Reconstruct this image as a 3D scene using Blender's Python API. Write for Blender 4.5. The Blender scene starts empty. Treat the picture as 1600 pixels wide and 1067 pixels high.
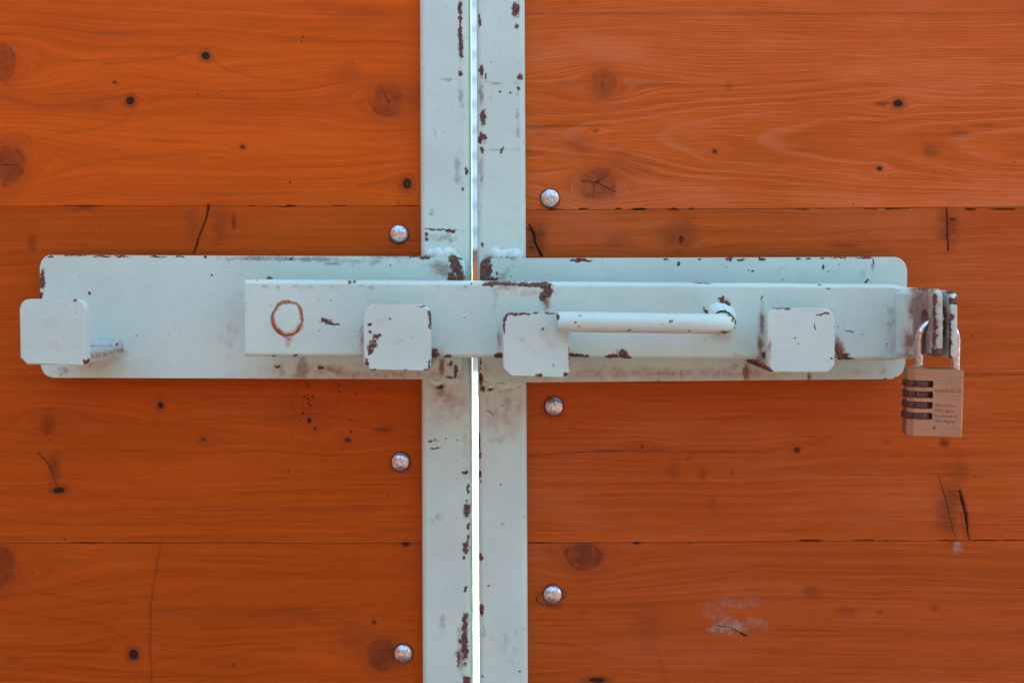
import bpy, bmesh, math, random
import numpy as np
from mathutils import Vector
R = math.radians
random.seed(7)
# ------------------------------------------------------------------ camera, world, sun, exposure
S = bpy.context.scene
COL = S.collection
D, F, CX, CY, ZC = 0.90, 1800.0, 800.0, 410.0, 1.10      # distance to the wood, focal length in px, optical axis, eye height
cam = bpy.data.cameras.new('camera'); co = bpy.data.objects.new('camera', cam); COL.objects.link(co)
co.location = (0, -D, ZC); co.rotation_euler = (R(90), 0, 0)
cam.sensor_width = 36; cam.lens = F/1600*36
cam.shift_y = -(533.5-CY)/1600
cam.clip_start = 0.05; cam.clip_end = 900
cam.dof.use_dof = True; cam.dof.focus_distance = D-0.035; cam.dof.aperture_fstop = 9
S.camera = co
SUN_EL, SUN_AZ = 42, 162         # azimuth: degrees to the right of straight behind the camera; the sun stands behind the gate
W = bpy.data.worlds.new('World'); S.world = W; W.use_nodes = True
wn = W.node_tree; bg = wn.nodes['Background']
sky = wn.nodes.new('ShaderNodeTexSky'); sky.sky_type = 'NISHITA'; sky.sun_disc = False
sky.sun_elevation = R(SUN_EL); sky.sun_rotation = R(180-SUN_AZ)
sky.air_density = 1.0; sky.dust_density = 6.0; sky.ozone_density = 1.0
wn.links.new(sky.outputs[0], bg.inputs[0]); bg.inputs[1].default_value = 0.15
sl = bpy.data.lights.new('sun', 'SUN'); sl.energy = 2.0; sl.angle = R(0.6); sl.color = (1.0, 0.95, 0.88)
so = bpy.data.objects.new('sun', sl); COL.objects.link(so)
sd = Vector((math.sin(R(SUN_AZ))*math.cos(R(SUN_EL)), -math.cos(R(SUN_AZ))*math.cos(R(SUN_EL)), math.sin(R(SUN_EL))))
so.rotation_euler = sd.to_track_quat('Z', 'Y').to_euler(); so.location = (1, -2, 4)
S.view_settings.view_transform = 'Standard'; S.view_settings.look = 'None'
S.view_settings.gamma = 1; S.view_settings.use_curve_mapping = False
S.view_settings.exposure = 2.6

# ------------------------------------------------------------------ helpers
def P(px, py, dep=0.0):
    k = (D-dep)/F
    return ((px-CX)*k, -dep, ZC-(py-CY)*k)
def tag(o, label, cat, group=None, kind=None):
    if label: o['label'] = label
    if cat: o['category'] = cat
    if group: o['group'] = group
    if kind: o['kind'] = kind
    return o
def empty(name, loc):
    o = bpy.data.objects.new(name, None); COL.objects.link(o); o.location = loc; o.empty_display_size = 0.05
    return o
def world_loc(o):
    v = Vector((0, 0, 0))
    while o is not None: v = v + Vector(o.location); o = o.parent
    return v
def link(name, me, mat, parent=None, sharp=30, wn_=True, label=None):
    """mesh in world coordinates -> object whose origin is its thing's base"""
    o = bpy.data.objects.new(name, me); COL.objects.link(o)
    if parent is not None:
        o.parent = parent; off = world_loc(parent)
        n = len(me.vertices); a = np.empty(n*3, np.float32); me.vertices.foreach_get('co', a)
        a = a.reshape(-1, 3)-np.array(off, np.float32); me.vertices.foreach_set('co', a.ravel())
    if mat: me.materials.append(mat)
    if sharp is not None:
        me.polygons.foreach_set('use_smooth', [True]*len(me.polygons))
        me.set_sharp_from_angle(angle=R(sharp))
        if wn_:
            m = o.modifiers.new('normals', 'WEIGHTED_NORMAL'); m.keep_sharp = True
    me.update()
    if label: o['label'] = label
    return o
def bm_mesh(bm, name):
    bmesh.ops.recalc_face_normals(bm, faces=bm.faces)
    me = bpy.data.meshes.new(name); bm.to_mesh(me); bm.free(); return me
def prism(pts, axis, a, b, bev=0.0, seg=4):
    """closed outline extruded along an axis; pts are (u,v) in the other two axes; outline edges at both ends bevelled"""
    bm = bmesh.new()
    def mk(u, v, w): return (w, u, v) if axis == 'x' else ((u, w, v) if axis == 'y' else (u, v, w))
    A = [bm.verts.new(mk(u, v, a)) for u, v in pts]; B = [bm.verts.new(mk(u, v, b)) for u, v in pts]
    n = len(pts); fa = bm.faces.new(A); fb = bm.faces.new(B[::-1])
    for i in range(n): bm.faces.new((A[i], A[(i+1) % n], B[(i+1) % n], B[i]))
    if bev > 0:
        es = set(fa.edges) | set(fb.edges)
        bmesh.ops.bevel(bm, geom=list(es), offset=bev, segments=seg, profile=0.5, affect='EDGES', clamp_overlap=True)
    return bm
def rrect(x0, z0, x1, z1, rs, seg=7):
    """rounded rectangle, radii (x0z0, x1z0, x1z1, x0z1); radius<0 means a straight chamfer"""
    if not isinstance(rs, (list, tuple)): rs = [rs]*4
    out = []
    for (cx, cz, sx, sz, a0, r) in ((x0, z0, 1, 1, 180, rs[0]), (x1, z0, -1, 1, 270, rs[1]), (x1, z1, -1, -1, 0, rs[2]), (x0, z1, 1, -1, 90, rs[3])):
        n = seg if r > 0 else 1; q = abs(r)
        if q < 1e-6: out.append((cx, cz)); continue
        for i in range(n+1):
            t = R(a0+90*i/n); out.append((cx+sx*q+q*math.cos(t), cz+sz*q+q*math.sin(t)))
    return out
def tube(path, rad, n=20, cap=True, bm=None, jitter=0):
    bm = bm or bmesh.new(); rings = []
    pts = [Vector(p) for p in path]; rr = rad if isinstance(rad, (list, tuple)) else [rad]*len(pts)
    up = Vector((0, 0.3, 1)).normalized()
    for i, p in enumerate(pts):
        t = (pts[min(i+1, len(pts)-1)]-pts[max(i-1, 0)]).normalized()
        a = t.cross(up)
        if a.length < 0.05: a = t.cross(Vector((1, 0, 0)))
        a.normalize()
        if rings and a.dot(la) < 0: a = -a
        la = a; b = t.cross(a)
        rings.append([bm.verts.new(p+(a*math.cos(2*math.pi*k/n)+b*math.sin(2*math.pi*k/n))*rr[i]*(1+jitter*random.uniform(-1, 1))) for k in range(n)])
    for i in range(len(rings)-1):
        for k in range(n): bm.faces.new((rings[i][k], rings[i][(k+1) % n], rings[i+1][(k+1) % n], rings[i+1][k]))
    if cap: bm.faces.new(rings[0][::-1]); bm.faces.new(rings[-1])
    return bm

# ------------------------------------------------------------------ node helpers
class NT:
    def __init__(s, name):
        s.mat = bpy.data.materials.new(name); s.mat.use_nodes = True; s.t = s.mat.node_tree
        s.b = s.t.nodes['Principled BSDF']
    def n(s, typ, **kw):
        nd = s.t.nodes.new('ShaderNode'+typ)
        for k, v in kw.items(): setattr(nd, k, v)
        return nd
    def put(s, sock, v):
        if isinstance(v, (int, float, tuple, list)): sock.default_value = v
        else: s.t.links.new(v, sock)
    def math(s, op, a, b=0.0, c=None, clamp=False):
        nd = s.n('Math', operation=op, use_clamp=clamp); s.put(nd.inputs[0], a); s.put(nd.inputs[1], b)
        if c is not None: s.put(nd.inputs[2], c)
        return nd.outputs[0]
    def ramp(s, v, lo, hi, a=0.0, b=1.0):
        nd = s.n('MapRange', interpolation_type='SMOOTHSTEP'); s.put(nd.inputs[0], v)
        for i, q in enumerate((lo, hi, a, b)): nd.inputs[i+1].default_value = q
        return nd.outputs[0]
    def mix(s, f, a, b, mode='MIX'):
        nd = s.n('Mix', data_type='RGBA', blend_type=mode); s.put(nd.inputs[0], f)
        for i, q in ((6, a), (7, b)):
            if isinstance(q, (tuple, list)): q = (*q, 1) if len(q) == 3 else q
            s.put(nd.inputs[i], q)
        return nd.outputs[2]
    def noise(s, vec, scale, detail=3, rough=0.55, dim='3D', w=None, out='Fac'):
        nd = s.n('TexNoise', noise_dimensions=dim)
        if vec is not None: s.put(nd.inputs['Vector'], vec)
        if w is not None: s.put(nd.inputs['W'], w)
        nd.inputs['Scale'].default_value = scale; nd.inputs['Detail'].default_value = detail; nd.inputs['Roughness'].default_value = rough
        return nd.outputs[out]
    def vmul(s, v, k):
        nd = s.n('VectorMath', operation='MULTIPLY'); s.put(nd.inputs[0], v); nd.inputs[1].default_value = k; return nd.outputs[0]
    def vadd(s, v, k):
        nd = s.n('VectorMath', operation='ADD'); s.put(nd.inputs[0], v); s.put(nd.inputs[1], k); return nd.outputs[0]
    def bump(s, h, dist, strength=1.0, normal=None):
        nd = s.n('Bump'); nd.inputs['Strength'].default_value = strength; nd.inputs['Distance'].default_value = dist
        s.put(nd.inputs['Height'], h)
        if normal is not None: s.put(nd.inputs['Normal'], normal)
        return nd.outputs[0]
    def set(s, **kw):
        for k, v in kw.items():
            if isinstance(v, tuple) and len(v) == 3: v = (*v, 1)
            s.put(s.b.inputs[k], v)

PAINT = (0.475, 0.70, 0.595)
def paint(name, base, dep, chips=(), stain_shade=(), dirt=(), side=False, tone=PAINT, speck=0.5, off=(0, 0, 0)):
    """worn gate paint. chips / stain_shade / dirt: (px, py, rx, ry[, angle[, strength]]) as seen on the face at that depth; some entries paint shade"""
    m = NT(name); tc = m.n('TexCoord').outputs['Object']
    pos = m.vadd(tc, tuple(base))
    warpA = m.noise(pos, 260, 3, 0.6, out='Color'); wa = m.vmul(m.vadd(warpA, (-.5, -.5, -.5)), (0.0042,)*3)
    wp = m.vadd(pos, wa)
    fine = m.noise(pos, 900, 3, 0.65); mid = m.noise(pos, 140, 4, 0.6); big = m.noise(pos, 14, 3, 0.5)
    k = (D-dep)/F
    def field(lst, vec):
        acc = None
        for e in lst:
            px, py, rx, ry = e[:4]; ang = e[4] if len(e) > 4 else 0; st = e[5] if len(e) > 5 else 1.0
            mp = m.n('Mapping', vector_type='TEXTURE'); m.put(mp.inputs[0], vec)
            c = P(px, py, dep)
            if side: mp.inputs[1].default_value = (side, px, py); mp.inputs[3].default_value = (.0024 if ry > rx else .02, rx, ry); mp.inputs[2].default_value = (R(ang), 0, 0)
            else:
                mp.inputs[1].default_value = (c[0], 0, c[2]); mp.inputs[3].default_value = (rx*k, 1e3, ry*k); mp.inputs[2].default_value = (0, R(ang), 0)
            ln = m.n('VectorMath', operation='LENGTH'); m.put(ln.inputs[0], mp.outputs[0])
            v = m.math('MULTIPLY_ADD', ln.outputs['Value'], -st, st)
            acc = v if acc is None else m.math('MAXIMUM', acc, v)
        return acc
    col = m.mix(m.ramp(big, .3, .7), tuple(c*0.94 for c in tone), tuple(min(1, c*1.04) for c in tone))
    # faint yellow-brown tint clouds and scuffs in the paint
    col = m.mix(m.math('MULTIPLY', m.ramp(mid, .52, .78), .22), col, (.46, .47, .42))
    scuff = m.noise(m.vmul(pos, (1, 1, .18)), 330, 4, .7)
    col = m.mix(m.math('MULTIPLY', m.ramp(scuff, .66, .72), .35), col, (.24, .24, .22))
    if dirt:
        d = m.math('MULTIPLY_ADD', m.math('SUBTRACT', mid, .5), 1.6, field(dirt, wp))
        d = m.math('MULTIPLY', m.ramp(d, 0.0, .7), m.ramp(fine, .36, .62, .45, 1))
        col = m.mix(m.math('MULTIPLY', d, .85), col, (.13, .12, .105))
    if stain_shade:
        f0 = field(stain_shade, wp)
        d = m.math('MULTIPLY', m.math('MULTIPLY_ADD', m.math('SUBTRACT', mid, .5), .9, f0), m.ramp(f0, -.1, .15))
        d = m.ramp(d, 0.0, .85)
        col = m.mix(m.math('MULTIPLY', d, .92), col, m.mix(m.ramp(d, .3, .9), (.40, .24, .15), (.20, .085, .04)))
    # tiny sparse specks
    sx = m.n('SeparateXYZ'); m.put(sx.inputs[0], pos)
    cmb = m.n('CombineXYZ'); m.put(cmb.inputs[0], m.math('ADD', sx.outputs[0], sx.outputs[1])); m.put(cmb.inputs[1], sx.outputs[2])
    vo = m.n('TexVoronoi', voronoi_dimensions='2D'); m.put(vo.inputs['Vector'], cmb.outputs[0]); vo.inputs['Scale'].default_value = 115
    sc = m.n('SeparateColor'); m.put(sc.inputs[0], vo.outputs['Color'])
    thr = m.math('MULTIPLY', m.ramp(sc.outputs[0], 1-speck*.34, 1.0), .075)
    sp = m.math('SUBTRACT', thr, vo.outputs['Distance'])
    spm = m.ramp(sp, 0.0, .02)
    spm = m.math('MULTIPLY', spm, m.ramp(m.noise(pos, 22, 2, .5), .42, .60))
    chip = spm
    if chips:
        cf = m.math('ADD', field(chips, wp), m.math('ADD', m.math('MULTIPLY', m.math('SUBTRACT', fine, .5), 1.5), m.math('MULTIPLY', m.math('SUBTRACT', m.noise(pos, 330, 2, .5), .5), 1.9)))
        cm = m.ramp(cf, 0.03, .20)
        halo = m.math('SUBTRACT', m.ramp(cf, -.30, .05), cm, clamp=True)
        col = m.mix(m.math('MULTIPLY', halo, .40), col, (.30, .19, .125))
        chip = m.math('MAXIMUM', chip, cm)
    rust = m.mix(m.ramp(m.noise(pos, 520, 3, .6), .40, .66), (.070, .042, .034), (.18, .088, .055))
    rust = m.mix(m.ramp(fine, .58, .75), rust, (.15, .12, .11))
    col = m.mix(chip, col, rust)
    peel = m.noise(pos, 620, 2, .5); brush = m.noise(m.vmul(pos, (.3, 1, 1)), 240, 2, .5)
    h = m.math('MULTIPLY_ADD', brush, .6, peel)
    nb = m.bump(h, .00028, .75)
    nb = m.bump(m.math('MULTIPLY', chip, -1), .0005, .9, nb)
    m.set(**{'Base Color': col, 'Roughness': m.math('MULTIPLY_ADD', chip, .35, .50), 'Normal': nb, 'Specular IOR Level': 0.35})
    return m.mat

# ------------------------------------------------------------------ wood
def vnoise(x, y, seed):
    rg = np.random.RandomState(seed); T = rg.rand(128, 128)
    xi = np.floor(x).astype(int); yi = np.floor(y).astype(int); fx = x-xi; fy = y-yi
    fx = fx*fx*(3-2*fx); fy = fy*fy*(3-2*fy)
    g = lambda a, b: T[a % 128, b % 128]
    return (g(xi, yi)*(1-fx)+g(xi+1, yi)*fx)*(1-fy)+(g(xi, yi+1)*(1-fx)+g(xi+1, yi+1)*fx)*fy
def fbm(x, y, seed, o=4):
    s = 0; a = .5
    for i in range(o): s = s+a*vnoise(x*2**i, y*2**i, seed+i); a *= .5
    return s/(1-.5**o)
def sst(v, a, b):
    t = np.clip((v-a)/(b-a), 0, 1); return t*t*(3-2*t)
def segdist(x, y, pts, wid):
    """signed closeness to a tapering polyline, >0 inside"""
    best = np.full(x.shape, -99.)
    for i in range(len(pts)-1):
        (ax, ay), (bx, by) = pts[i], pts[i+1]; wa, wb = wid[i], wid[i+1]
        L2 = (bx-ax)**2+(by-ay)**2
        t = np.clip(((x-ax)*(bx-ax)+(y-ay)*(by-ay))/L2, 0, 1)
        d = np.hypot(x-ax-t*(bx-ax), y-ay-t*(by-ay))
        best = np.maximum(best, (wa+(wb-wa)*t)-d)
    return best
# knots: (px, py, rx, ry, darkness 0..1, kind) kind: 'pin' black core, 'ring' brown knot with rings, 'soft' faint brown smear
KNOTS = [
 (2, 97, 24, 32, .62, 'ring'), (12, 258, 27, 32, .75, 'ring'), (321, 88, 8, 7, 1, 'pin'), (203, 158, 8, 8, 1, 'pin'), (179, 129, 3, 2.4, .9, 'pin'),
 (379, 230, 5, 4, .7, 'pin'), (605, 157, 28, 25, .62, 'ring'), (636, 287, 9, 10, .85, 'pin'), (290, 81, 9, 4, .35, 'soft'), (150, 168, 40, 12, .25, 'soft'),
 (540, 120, 30, 25, .22, 'soft'), (560, 20, 70, 14, .2, 'soft'), (400, 30, 60, 10, .15, 'soft'),
 (50, 380, 9, 18, .45, 'soft'), (130, 325, 26, 6, .5, 'soft'), (365, 348, 5, 22, .6, 'soft'), (343, 352, 16, 40, .30, 'soft'), (300, 350, 14, 34, .28, 'soft'),
 (251, 633, 6, 6, .9, 'pin'), (74, 662, 12, 17, .55, 'ring'), (84, 735, 14, 30, .5, 'soft'), (92, 766, 11, 6, 1, 'pin'), (483, 657, 4, 5, .95, 'pin'), (492, 669, 2.5, 3, .8, 'pin'),
 (543, 687, 6, 4, .7, 'pin'), (600, 672, 24, 7, .45, 'soft'), (634, 850, 7, 4, 1, 'pin'), (318, 687, 3, 3, .7, 'pin'), (470, 640, 60, 30, .15, 'soft'),
 (2, 884, 20, 33, .68, 'ring'), (209, 1022, 9, 10, 1, 'pin'), (596, 1022, 27, 24, .85, 'ring'), (584, 972, 4, 4, .7, 'pin'), (20, 1030, 20, 6, .3, 'soft'), (365, 1038, 3, 2, .6, 'pin'),
 (560, 1000, 60, 40, .3, 'soft'), (450, 960, 150, 18, .25, 'soft'),
 (943, 132, 20, 22, .55, 'ring'), (935, 288, 31, 25, .72, 'ring'), (962, 268, 60, 44, .22, 'soft'), (1403, 162, 9, 7, 1, 'pin'), (1378, 163, 18, 6, .5, 'soft'),
 (1374, 264, 5, 4, .85, 'pin'), (1117, 237, 4, 3, .8, 'pin'), (930, 206, 3, 2, .7, 'pin'), (1455, 234, 20, 12, .35, 'soft'), (1500, 208, 22, 8, .35, 'soft'), (1540, 197, 30, 4, .3, 'soft'),
 (905, 225, 30, 20, .3, 'soft'), (1138, 135, 8, 10, .25, 'soft'),
 (837, 376, 24, 34, .6, 'soft'), (834, 372, 9, 18, .8, 'soft'), (1062, 368, 34, 42, .38, 'soft'), (1064, 374, 5, 8, .7, 'pin'), (1482, 358, 22, 44, .48, 'soft'), (1488, 343, 7, 3, .7, 'pin'),
 (965, 378, 30, 20, .25, 'soft'), (1322, 385, 30, 5, .4, 'soft'),
 (1484, 790, 24, 66, .48, 'soft'), (1477, 692, 11, 9, .75, 'soft'), (1245, 703, 6, 5, .75, 'pin'), (1280, 690, 22, 9, .25, 'soft'), (1385, 690, 10, 6, .25, 'soft'),
 (1052, 735, 14, 18, .28, 'soft'), (1098, 742, 9, 14, .35, 'soft'), (1112, 788, 12, 14, .3, 'soft'), (1078, 712, 9, 9, .25, 'soft'), (1144, 738, 3, 12, .35, 'soft'), (1003, 698, 2.5, 2.5, .7, 'pin'),
 (911, 868, 28, 25, .80, 'ring'), (860, 860, 16, 10, .3, 'soft'), (932, 1062, 16, 5, 1, 'pin'), (1270, 925, 20, 12, .35, 'soft'), (1325, 955, 22, 10, .35, 'soft'), (1375, 955, 8, 5, .35, 'soft'),
 (1460, 950, 9, 7, .35, 'soft'), (910, 955, 12, 5, .4, 'soft'), (1010, 975, 34, 40, .22, 'soft'),
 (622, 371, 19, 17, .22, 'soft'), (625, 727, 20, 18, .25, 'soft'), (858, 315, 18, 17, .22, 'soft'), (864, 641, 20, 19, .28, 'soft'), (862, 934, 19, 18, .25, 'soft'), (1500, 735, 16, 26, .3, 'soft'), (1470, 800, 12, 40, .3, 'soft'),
 # beyond the frame
 (-180, 200, 22, 24, .7, 'ring'), (-420, 560, 26, 24, .7, 'ring'), (-120, 1120, 8, 8, 1, 'pin'), (1760, 120, 24, 26, .7, 'ring'), (1980, 640, 9, 8, 1, 'pin'), (2100, 980, 26, 24, .7, 'ring')]
# cracks and fine lines: (points, half widths px, darkness)
LINES = [
 ([(326, 321), (321, 345), (312, 368), (302, 398)], [1.3, .9, 1.3, .8], .92), ([(252, 849), (241, 900), (235, 950), (234, 1010), (238, 1070)], [.8, 1.1, 1.2, 1.2, 1], .50),
 ([(597, 140), (607, 160), (620, 152)], [.7, 1, .7], .7), ([(608, 160), (603, 176)], [.8, .6], .6),
 ([(60, 708), (74, 722), (84, 745), (90, 762)], [1, 1.4, 1.4, 1], .6), ([(0, 258), (30, 258)], [1.2, .6], .8), ([(252, 616), (246, 622)], [.6, .5], .5),
 ([(910, 284), (932, 286), (952, 272)], [.9, 1.3, .8], .85), ([(932, 286), (962, 300)], [1.1, .8], .8), ([(928, 290), (926, 312)], [.9, .6], .75),
 ([(943, 120), (940, 142)], [.9, .7], .6),
 ([(826, 352), (834, 366), (836, 380), (846, 400)], [1.6, 2.6, 1.2, 2.0], 1), ([(822, 356), (830, 362)], [1.2, .5], .8), ([(838, 360), (850, 374)], [.5, .3], .6), ([(822, 385), (834, 388)], [1.2, .8], .8), ([(846, 345), (842, 356)], [1.2, .8], .5),
 ([(1479, 326), (1480, 352), (1482, 392)], [1.0, 1.2, 1.0], .95),
 ([(1466, 744), (1476, 775), (1486, 815), (1493, 845)], [.3, 1.0, .7, .5], .85), ([(1500, 768), (1507, 795), (1512, 822), (1513, 842)], [1.8, 2.6, 1.6, .6], 1.0), ([(1500, 800), (1507, 840)], [.5, .8], .6),
 ([(822, 713), (880, 708), (960, 704), (1060, 705), (1212, 706)], [.6, .6, .6, .4, .3], .75), ([(1500, 585), (1545, 584), (1600, 585)], [.7, .6, .5], .75),
 ([(820, 22), (900, 22), (1000, 23), (1200, 22), (1602, 21)], [.8, .6, .4, .5, .5], .55), ([(821, 199), (870, 197), (905, 197), (950, 196)], [.8, .7, .6, .2], .65), ([(821, 238), (848, 238)], [.6, .3], .6),
 ([(1200, 207), (1400, 213), (1600, 213)], [.4, .4, .3], .35),
 ([(840, 930), (838, 938), (848, 945), (862, 948), (876, 946)], [.7, .7, .7, .6, .5], .9), ([(840, 930), (850, 925)], [.7, .5], .8), ([(878, 922), (886, 926), (884, 932), (874, 936)], [.6, .6, .6, .5], .85),
 ([(0, 328), (120, 324)], [.4, .3], .3), ([(0, 120), (20, 140)], [.8, .5], .5),
 ([(1100, 955), (1128, 958)], [.1, .1], .1)]
# broad soft growth lines that sweep past the knots
SWEEPS = [([(-5, 146), (25, 158), (60, 167), (110, 166), (160, 154), (196, 150)], 3.0, .38), ([(214, 158), (260, 152), (330, 150), (400, 155)], 2.6, .28), ([(90, 208), (140, 203), (190, 193), (206, 175)], 2.0, .26),
 ([(150, 52), (260, 48), (330, 48), (420, 58), (520, 62)], 1.8, .28), ([(160, 101), (240, 95), (290, 83), (312, 82)], 2.0, .32), ([(330, 92), (350, 108), (400, 122), (470, 128)], 1.8, .28), ([(0, 222), (20, 208), (42, 212), (50, 228)], 1.8, .35), ([(60, 290), (110, 262), (200, 246), (320, 240)], 1.5, .2),
 ([(330, 150), (420, 165), (500, 168), (560, 160)], 2.4, .22), ([(640, 150), (662, 148)], 16, .35), ([(560, 290), (600, 285), (628, 284)], 1.8, .3),
 ([(100, 800), (200, 795), (330, 798), (600, 795)], 1.5, .35), ([(0, 790), (60, 796), (150, 800), (250, 793), (640, 790)], 1.3, .3), ([(300, 820), (450, 822), (640, 826)], 2.2, .3), ([(0, 812), (120, 822), (260, 818)], 1.3, .25),
 ([(20, 900), (60, 925), (150, 940), (260, 945), (400, 965), (520, 975)], 1.8, .3), ([(0, 955), (80, 965), (160, 975), (200, 1000)], 1.8, .3), ([(250, 955), (330, 965), (420, 970)], 9, .22), ([(0, 1012), (90, 1014), (190, 1018)], 1.8, .3), ([(225, 1022), (280, 1030), (340, 1026), (460, 1010)], 2.0, .3), ([(0, 1060), (40, 1046), (120, 1044), (230, 1050)], 1.6, .28),
 ([(870, 130), (925, 130)], 4, .3), ([(962, 132), (1060, 133)], 4, .22), ([(822, 780), (1000, 790), (1200, 786)], 1.5, .22), ([(1000, 985), (1025, 1010), (1040, 1070)], 3, .25), ([(822, 1000), (900, 1010), (1000, 1040)], 2, .2)]
# open dashes in the joints: (plank edge y, [(x0, x1, width)])
DASH = [(322, [(386, 398, .8), (422, 464, 1.4), (520, 560, .8), (615, 655, .7), (100, 160, .6)]),
        (327, [(820, 880, 1.3), (905, 918, 1.4), (962, 972, 1.6), (985, 1010, 1.8), (1040, 1062, 1.0), (1070, 1090, 1.0), (1205, 1300, .8), (1350, 1420, .8), (1505, 1525, 1.4), (1545, 1602, 1.2)]),
        (848, [(110, 160, .9), (170, 250, .5), (820, 870, .7), (984, 1004, 1.6), (1070, 1090, .9)]),
        (844, [(1240, 1290, 1.0), (1330, 1420, 1.0), (1450, 1600, .6)])]
PALE = [(1138, 980, 34, 15, 1.0), (1180, 972, 24, 10, .5), (1150, 942, 40, 9, .45), (1196, 978, 9, 9, .4), (1497, 857, 10, 11, 1.0), (370, 362, 9, 4, .22), (1116, 958, 20, 22, .35)]

def plank(name, x0, x1, ytop, ybot, parent, seed, mat, skew=(0, 0), flame=False, label=None):
    """px bounds on the wood plane; skew = change of the top / bottom edge in px from x0 to x1"""
    vis0, vis1 = max(x0, -12), min(x1, 1612)
    st = 1.55
    xs = np.concatenate([np.arange(x0, vis0, 20.), np.arange(vis0, vis1, st), np.arange(vis1, x1, 20.), [x1]])
    v0, v1 = max(ytop, -12), min(ybot, 1080)
    ys = np.concatenate([np.arange(ytop, v0, 20.), np.arange(v0, v1, st), np.arange(v1, ybot, 20.), [ybot]])
    xs = np.unique(xs); ys = np.unique(ys)
    X, Y = np.meshgrid(xs, ys); 
    tt = (Y-ytop)/(ybot-ytop); Y = Y+(skew[0]*(1-tt)+skew[1]*tt)*(X-x0)/(x1-x0)
    # grain coordinate, bent round each knot
    base = Y+26*(fbm(X/520, Y/260, seed, 3)-.5)+7*(fbm(X/130, Y/60, seed+9, 3)-.5)
    dark = np.zeros_like(X); knot = np.zeros_like(X)
    wob = 2.2*(fbm(X/9, Y/9, seed+30, 3)-.5)
    for (kx, ky, rx, ry, dk, kind) in KNOTS:
        if ky+ry*3 < ytop-5 or ky-ry*3 > ybot+5 or kx < x0-30 or kx > x1+30: continue
        if kind != 'soft':
            if ky < ytop or ky > ybot+3: continue
            a = 2.4; Rr = max(ry, 6)*(1.35 if kind == 'ring' else 1.9)
            d2 = ((X-kx)/a)**2+(Y-ky)**2
            base = base-(Y-ky)*Rr**2/(d2+Rr**2*.55)*1.0
        an = np.arctan2(Y-ky, X-kx)
        d = np.hypot((X-kx)/rx, (Y-ky)/ry)*(1+.22*(vnoise(an*1.3+20, an*0+kx, seed)-.5))+wob/max(rx, ry)*.5
        if kind == 'pin':
            dark = np.maximum(dark, dk*sst(-d, -1.0, -.55)*(1-.35*sst(-d, -.45, -.1)))
            knot = np.maximum(knot, .55*dk*sst(-d, -2.2, -.8))
        elif kind == 'ring':
            dd = d*max(rx, ry)
            rings = .5+.5*np.sin(dd*1.35+3*wob)
            edge = np.exp(-((d-.93)/.13)**2)
            inside = sst(-d-.3*(fbm(X/11, Y/11, seed+17, 2)-.5), -1.15, -.62)
            knot = np.maximum(knot, min(1, dk*1.25)*(inside*(.58+.22*rings*fbm(X/18, Y/18, seed+2, 2)+.5*(fbm(X/9, Y/9, seed+4, 3)-.3))+edge*(.05+.40*sst(fbm(X/20, Y/20, seed+6, 2), .35, .65))))
            dark = np.maximum(dark, dk*edge*.30*sst(fbm(X/14, Y/14, seed+5, 2), .35, .6))
            knot = np.maximum(knot, dk*.50*sst(-d-.5*(fbm(X/22, Y/12, seed+16, 3)-.5), -2.1, -.9)*(.6+.4*np.sin(dd*1.1)))
            base = base*(1-inside)+dd*1.5*inside
            for q in range(3):
                th = vnoise(np.array([q*3.7+kx]), np.array([ky]), seed)[0]*6.28; L = .45+.4*((q*37) % 7)/7
                dark = np.maximum(dark, .32*dk*sst(segdist(X+wob, Y+wob, [(kx, ky), (kx+rx*L*math.cos(th), ky+ry*L*math.sin(th))], [1.2, .5]), -.9, .5))
        else:
            dd = d+.9*(fbm(X/16, Y/7, seed+7, 3)-.5)
            knot = np.maximum(knot, min(.95, 1.45*dk)*sst(-dd, -1.2, -.1)*(.75+.5*(fbm(X/7, Y/4, seed+8, 3)-.2)))
    deep = np.zeros_like(X)
    for pts, wd, st_ in SWEEPS:
        if not (ytop < pts[0][1] < ybot): continue
        w = 3*(fbm(X/60, Y/30, seed+61, 3)-.5)
        s_ = segdist(X, Y+w, pts, [wd]*len(pts)); knot = np.maximum(knot, st_*sst(s_, -wd*1.3, wd*.8)*(.6+.6*(fbm(X/40, Y/4, seed+62, 3)-.2)))
    for pts, wid, dk in LINES:
        if max(p[1] for p in pts) < ytop-3 or min(p[1] for p in pts) > ybot+3: continue
        w = 2.2*(fbm(X/12, Y/9, seed+12, 3)-.5)+.8*wob
        s_ = segdist(X+w, Y+w, pts, wid)
        v = sst(s_, -.75, .75)*min(dk, 1)*(.72+.28*sst(fbm(X/11, Y/5, seed+14, 2), .3, .5))
        dark = np.maximum(dark, v); knot = np.maximum(knot, .35*dk*sst(s_, -5, 0))
        if dk > .9: deep = np.maximum(deep, v)
    for yy, lst in DASH:
        for (a, b, w) in lst:
            s_ = segdist(X, Y+.5*wob, [(a, yy), ((a+b)/2, yy), (b, yy)], [w*.3, w*1.1, w*.3])
            v = sst(s_, -.6, .8)*sst(fbm(X/17, Y/40, seed+50, 2), .30, .55); dark = np.maximum(dark, v); deep = np.maximum(deep, v)
    # grime dots dripping down below the catch plate (left) and scattered pin pricks
    rg = np.random.RandomState(seed+77)
    dots = [(rg.uniform(x0, x1), rg.uniform(ytop, ybot), rg.uniform(.5, 1.3), rg.uniform(.3, .8)) for _ in range(70)]
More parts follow.
